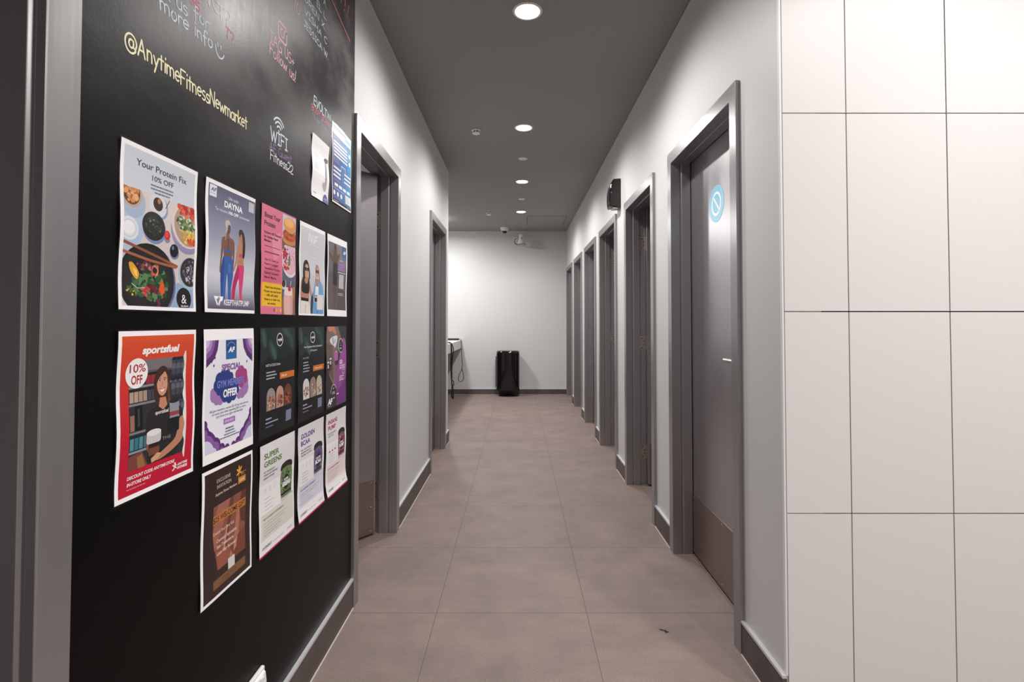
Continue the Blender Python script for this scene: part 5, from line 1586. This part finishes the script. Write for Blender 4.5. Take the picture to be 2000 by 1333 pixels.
for a in (100, 150, 45, -20, 200):
    c_, d_ = math.cos(math.radians(a)), -math.sin(math.radians(a))
    p.ell(148 + c_ * 7, 38 + d_ * 9, 7.5, 2.6, GD, math.degrees(math.atan2(d_, c_)))
p.line(GD, 1.8, (147, 40), (144, 50)); p.greek(154, 40, 178, 2, 5, 3, (150, 112, 66), 46, part='logo'); p.rect(142, 51, 176, 67, (190, 128, 52)); p.text('CLINIC', 146, 62, 6, (244, 224, 190), x1=172, off=0.02, part='logo')
p.done()

def supp(x, label, seed, words, xs_, hue, body, accent, lines_, bg, nm, curl, icons=None):
    p = sheet(x, R3, label, seed, wave=2.6, curl=curl)
    p.P('picture', 'printed product tub and tinted panels')
    p.rect(0, 0, 210, 293, (224, 220, 224)); p.poly((238, 236, 238), (0, 107), (122, 110), (210, 92), (210, 293), (0, 293))
    p.poly(bg, (12, 188), (203, 188), (203, 256), (12, 256))
    p.rect(0, 292.5, 210, 297, (196, 30, 92))
    # tub with a dark lid
    p.poly((206, 200, 202), (122, 178), (196, 174), (206, 184), (130, 190))
    a, c, t_, b_ = 125, 192, 80, 179
    p.poly((24, 22, 24), (a, t_ + 4), (a + 12, t_ - 1), ((a + c) / 2, t_ - 4), (c - 12, t_ - 1), (c, t_ + 4), (c, t_ + 20), (a, t_ + 20))
    p.poly(body, (a, t_ + 20), (c, t_ + 20), (c, b_ - 6), (c - 14, b_ - 1), ((a + c) / 2, b_), (a + 14, b_ - 1), (a, b_ - 6))
    p.clip = (a, t_ + 20, c, b_ - 8)
    p.blobs((a + c) / 2, (t_ + b_) / 2 + 10, 34, 40, accent, 42, 3, 7, seed)
    p.poly((26, 24, 28), (a, b_ - 14), (c, b_ - 14), (c, b_), (a, b_)); p.clip = None
    p.ell((a + c) / 2, 138, 25, 29, (24, 22, 28)); p.ring((a + c) / 2, 138, 23, 27, 5, hue)
    p.text(nm[0], (a + c) / 2, 133, 6.5, (240, 240, 240), al='C', off=0.04, part='picture'); p.text(nm[1], a + 9, 148, 12, (246, 246, 246), x1=c - 9, off=0.05, part='picture')
    for i, (t__, x1_) in enumerate(zip(words, xs_)):
        p.text(t__, 22, 40 + i * 21.5, 14, hue, x1=x1_, off=0.03)
    for i, (t__, x1_) in enumerate(lines_):
        p.text(t__, 21, 77.5 + i * 8.6, 4.8, (80, 76, 82), x1=x1_, off=0.014)
    for i in range(3):
        p.P('lettering').ring(32 + i * 28, 126, 5.5, 6.5, 0.9, (190, 184, 188), n=16)
        if icons: p.rect(25 + i * 28, 136, 39 + i * 28, 142, icons)
    p.greek(30, 148, 84, 4, 10, 1.6, (170, 164, 168), 50 + seed)
    p.text('WHY OXYENERGY SUPPLEMENTS?', 22, 204, 4.8, hue, x1=140, off=0.01)
    p.greek(26, 213, 188, 2, 8, 1.5, (150, 144, 150), 51 + seed); p.greek(26, 230, 130, 3, 7.5, 1.5, (150, 144, 150), 52 + seed)
    p.text('OXYENERGY', 15, 280, 6.6, (50, 46, 52), x1=68, off=0.014, shear=0.1); p.greek(76, 278, 150, 1, 4, 1.3, (120, 114, 120), 53); p.greek(160, 276, 196, 2, 3.5, 1.2, (130, 124, 130), 54)
    return p.done()

supp(C[2] + 0.004, 'white supplement poster with green lettering', 32, ('SUPER', 'GREENS'), (107, 124), (86, 130, 56), (104, 126, 80), [(130, 158, 96), (70, 90, 60), (170, 186, 150), (60, 56, 76)], [('LET YOUR BODY', 86), ('THRIVE ON ORGANIC', 103), ('GREEN POWER', 83)], (216, 214, 204), ('SUPER', 'GREENS'), 2.0)
supp(C[3] + 0.004, 'white supplement poster with indigo lettering', 33, ('GOLDEN', 'BCAA'), (130, 92), (70, 58, 140), (86, 84, 120), [(110, 108, 150), (60, 58, 92), (150, 150, 180), (150, 76, 130)], [('FUEL YOUR WORKOUT', 106), ('MAXIMIZE MUSCLE', 100), ('BUILDING & RECOVERY', 104)], (214, 212, 228), ('GOLDEN', 'BCAA'), 4.0)
supp(C[4] + 0.002, 'white supplement poster with crimson lettering', 34, ('INSANE', 'PUMP'), (115, 98), (176, 42, 84), (120, 72, 90), [(150, 90, 110), (84, 52, 66), (190, 150, 164), (110, 150, 70)], [('EXPLOSIVE ENERGY', 104), ('AND FOCUS', 76)], (234, 218, 216), ('INSANE', 'PUMP'), 8.0, icons=(196, 60, 84))
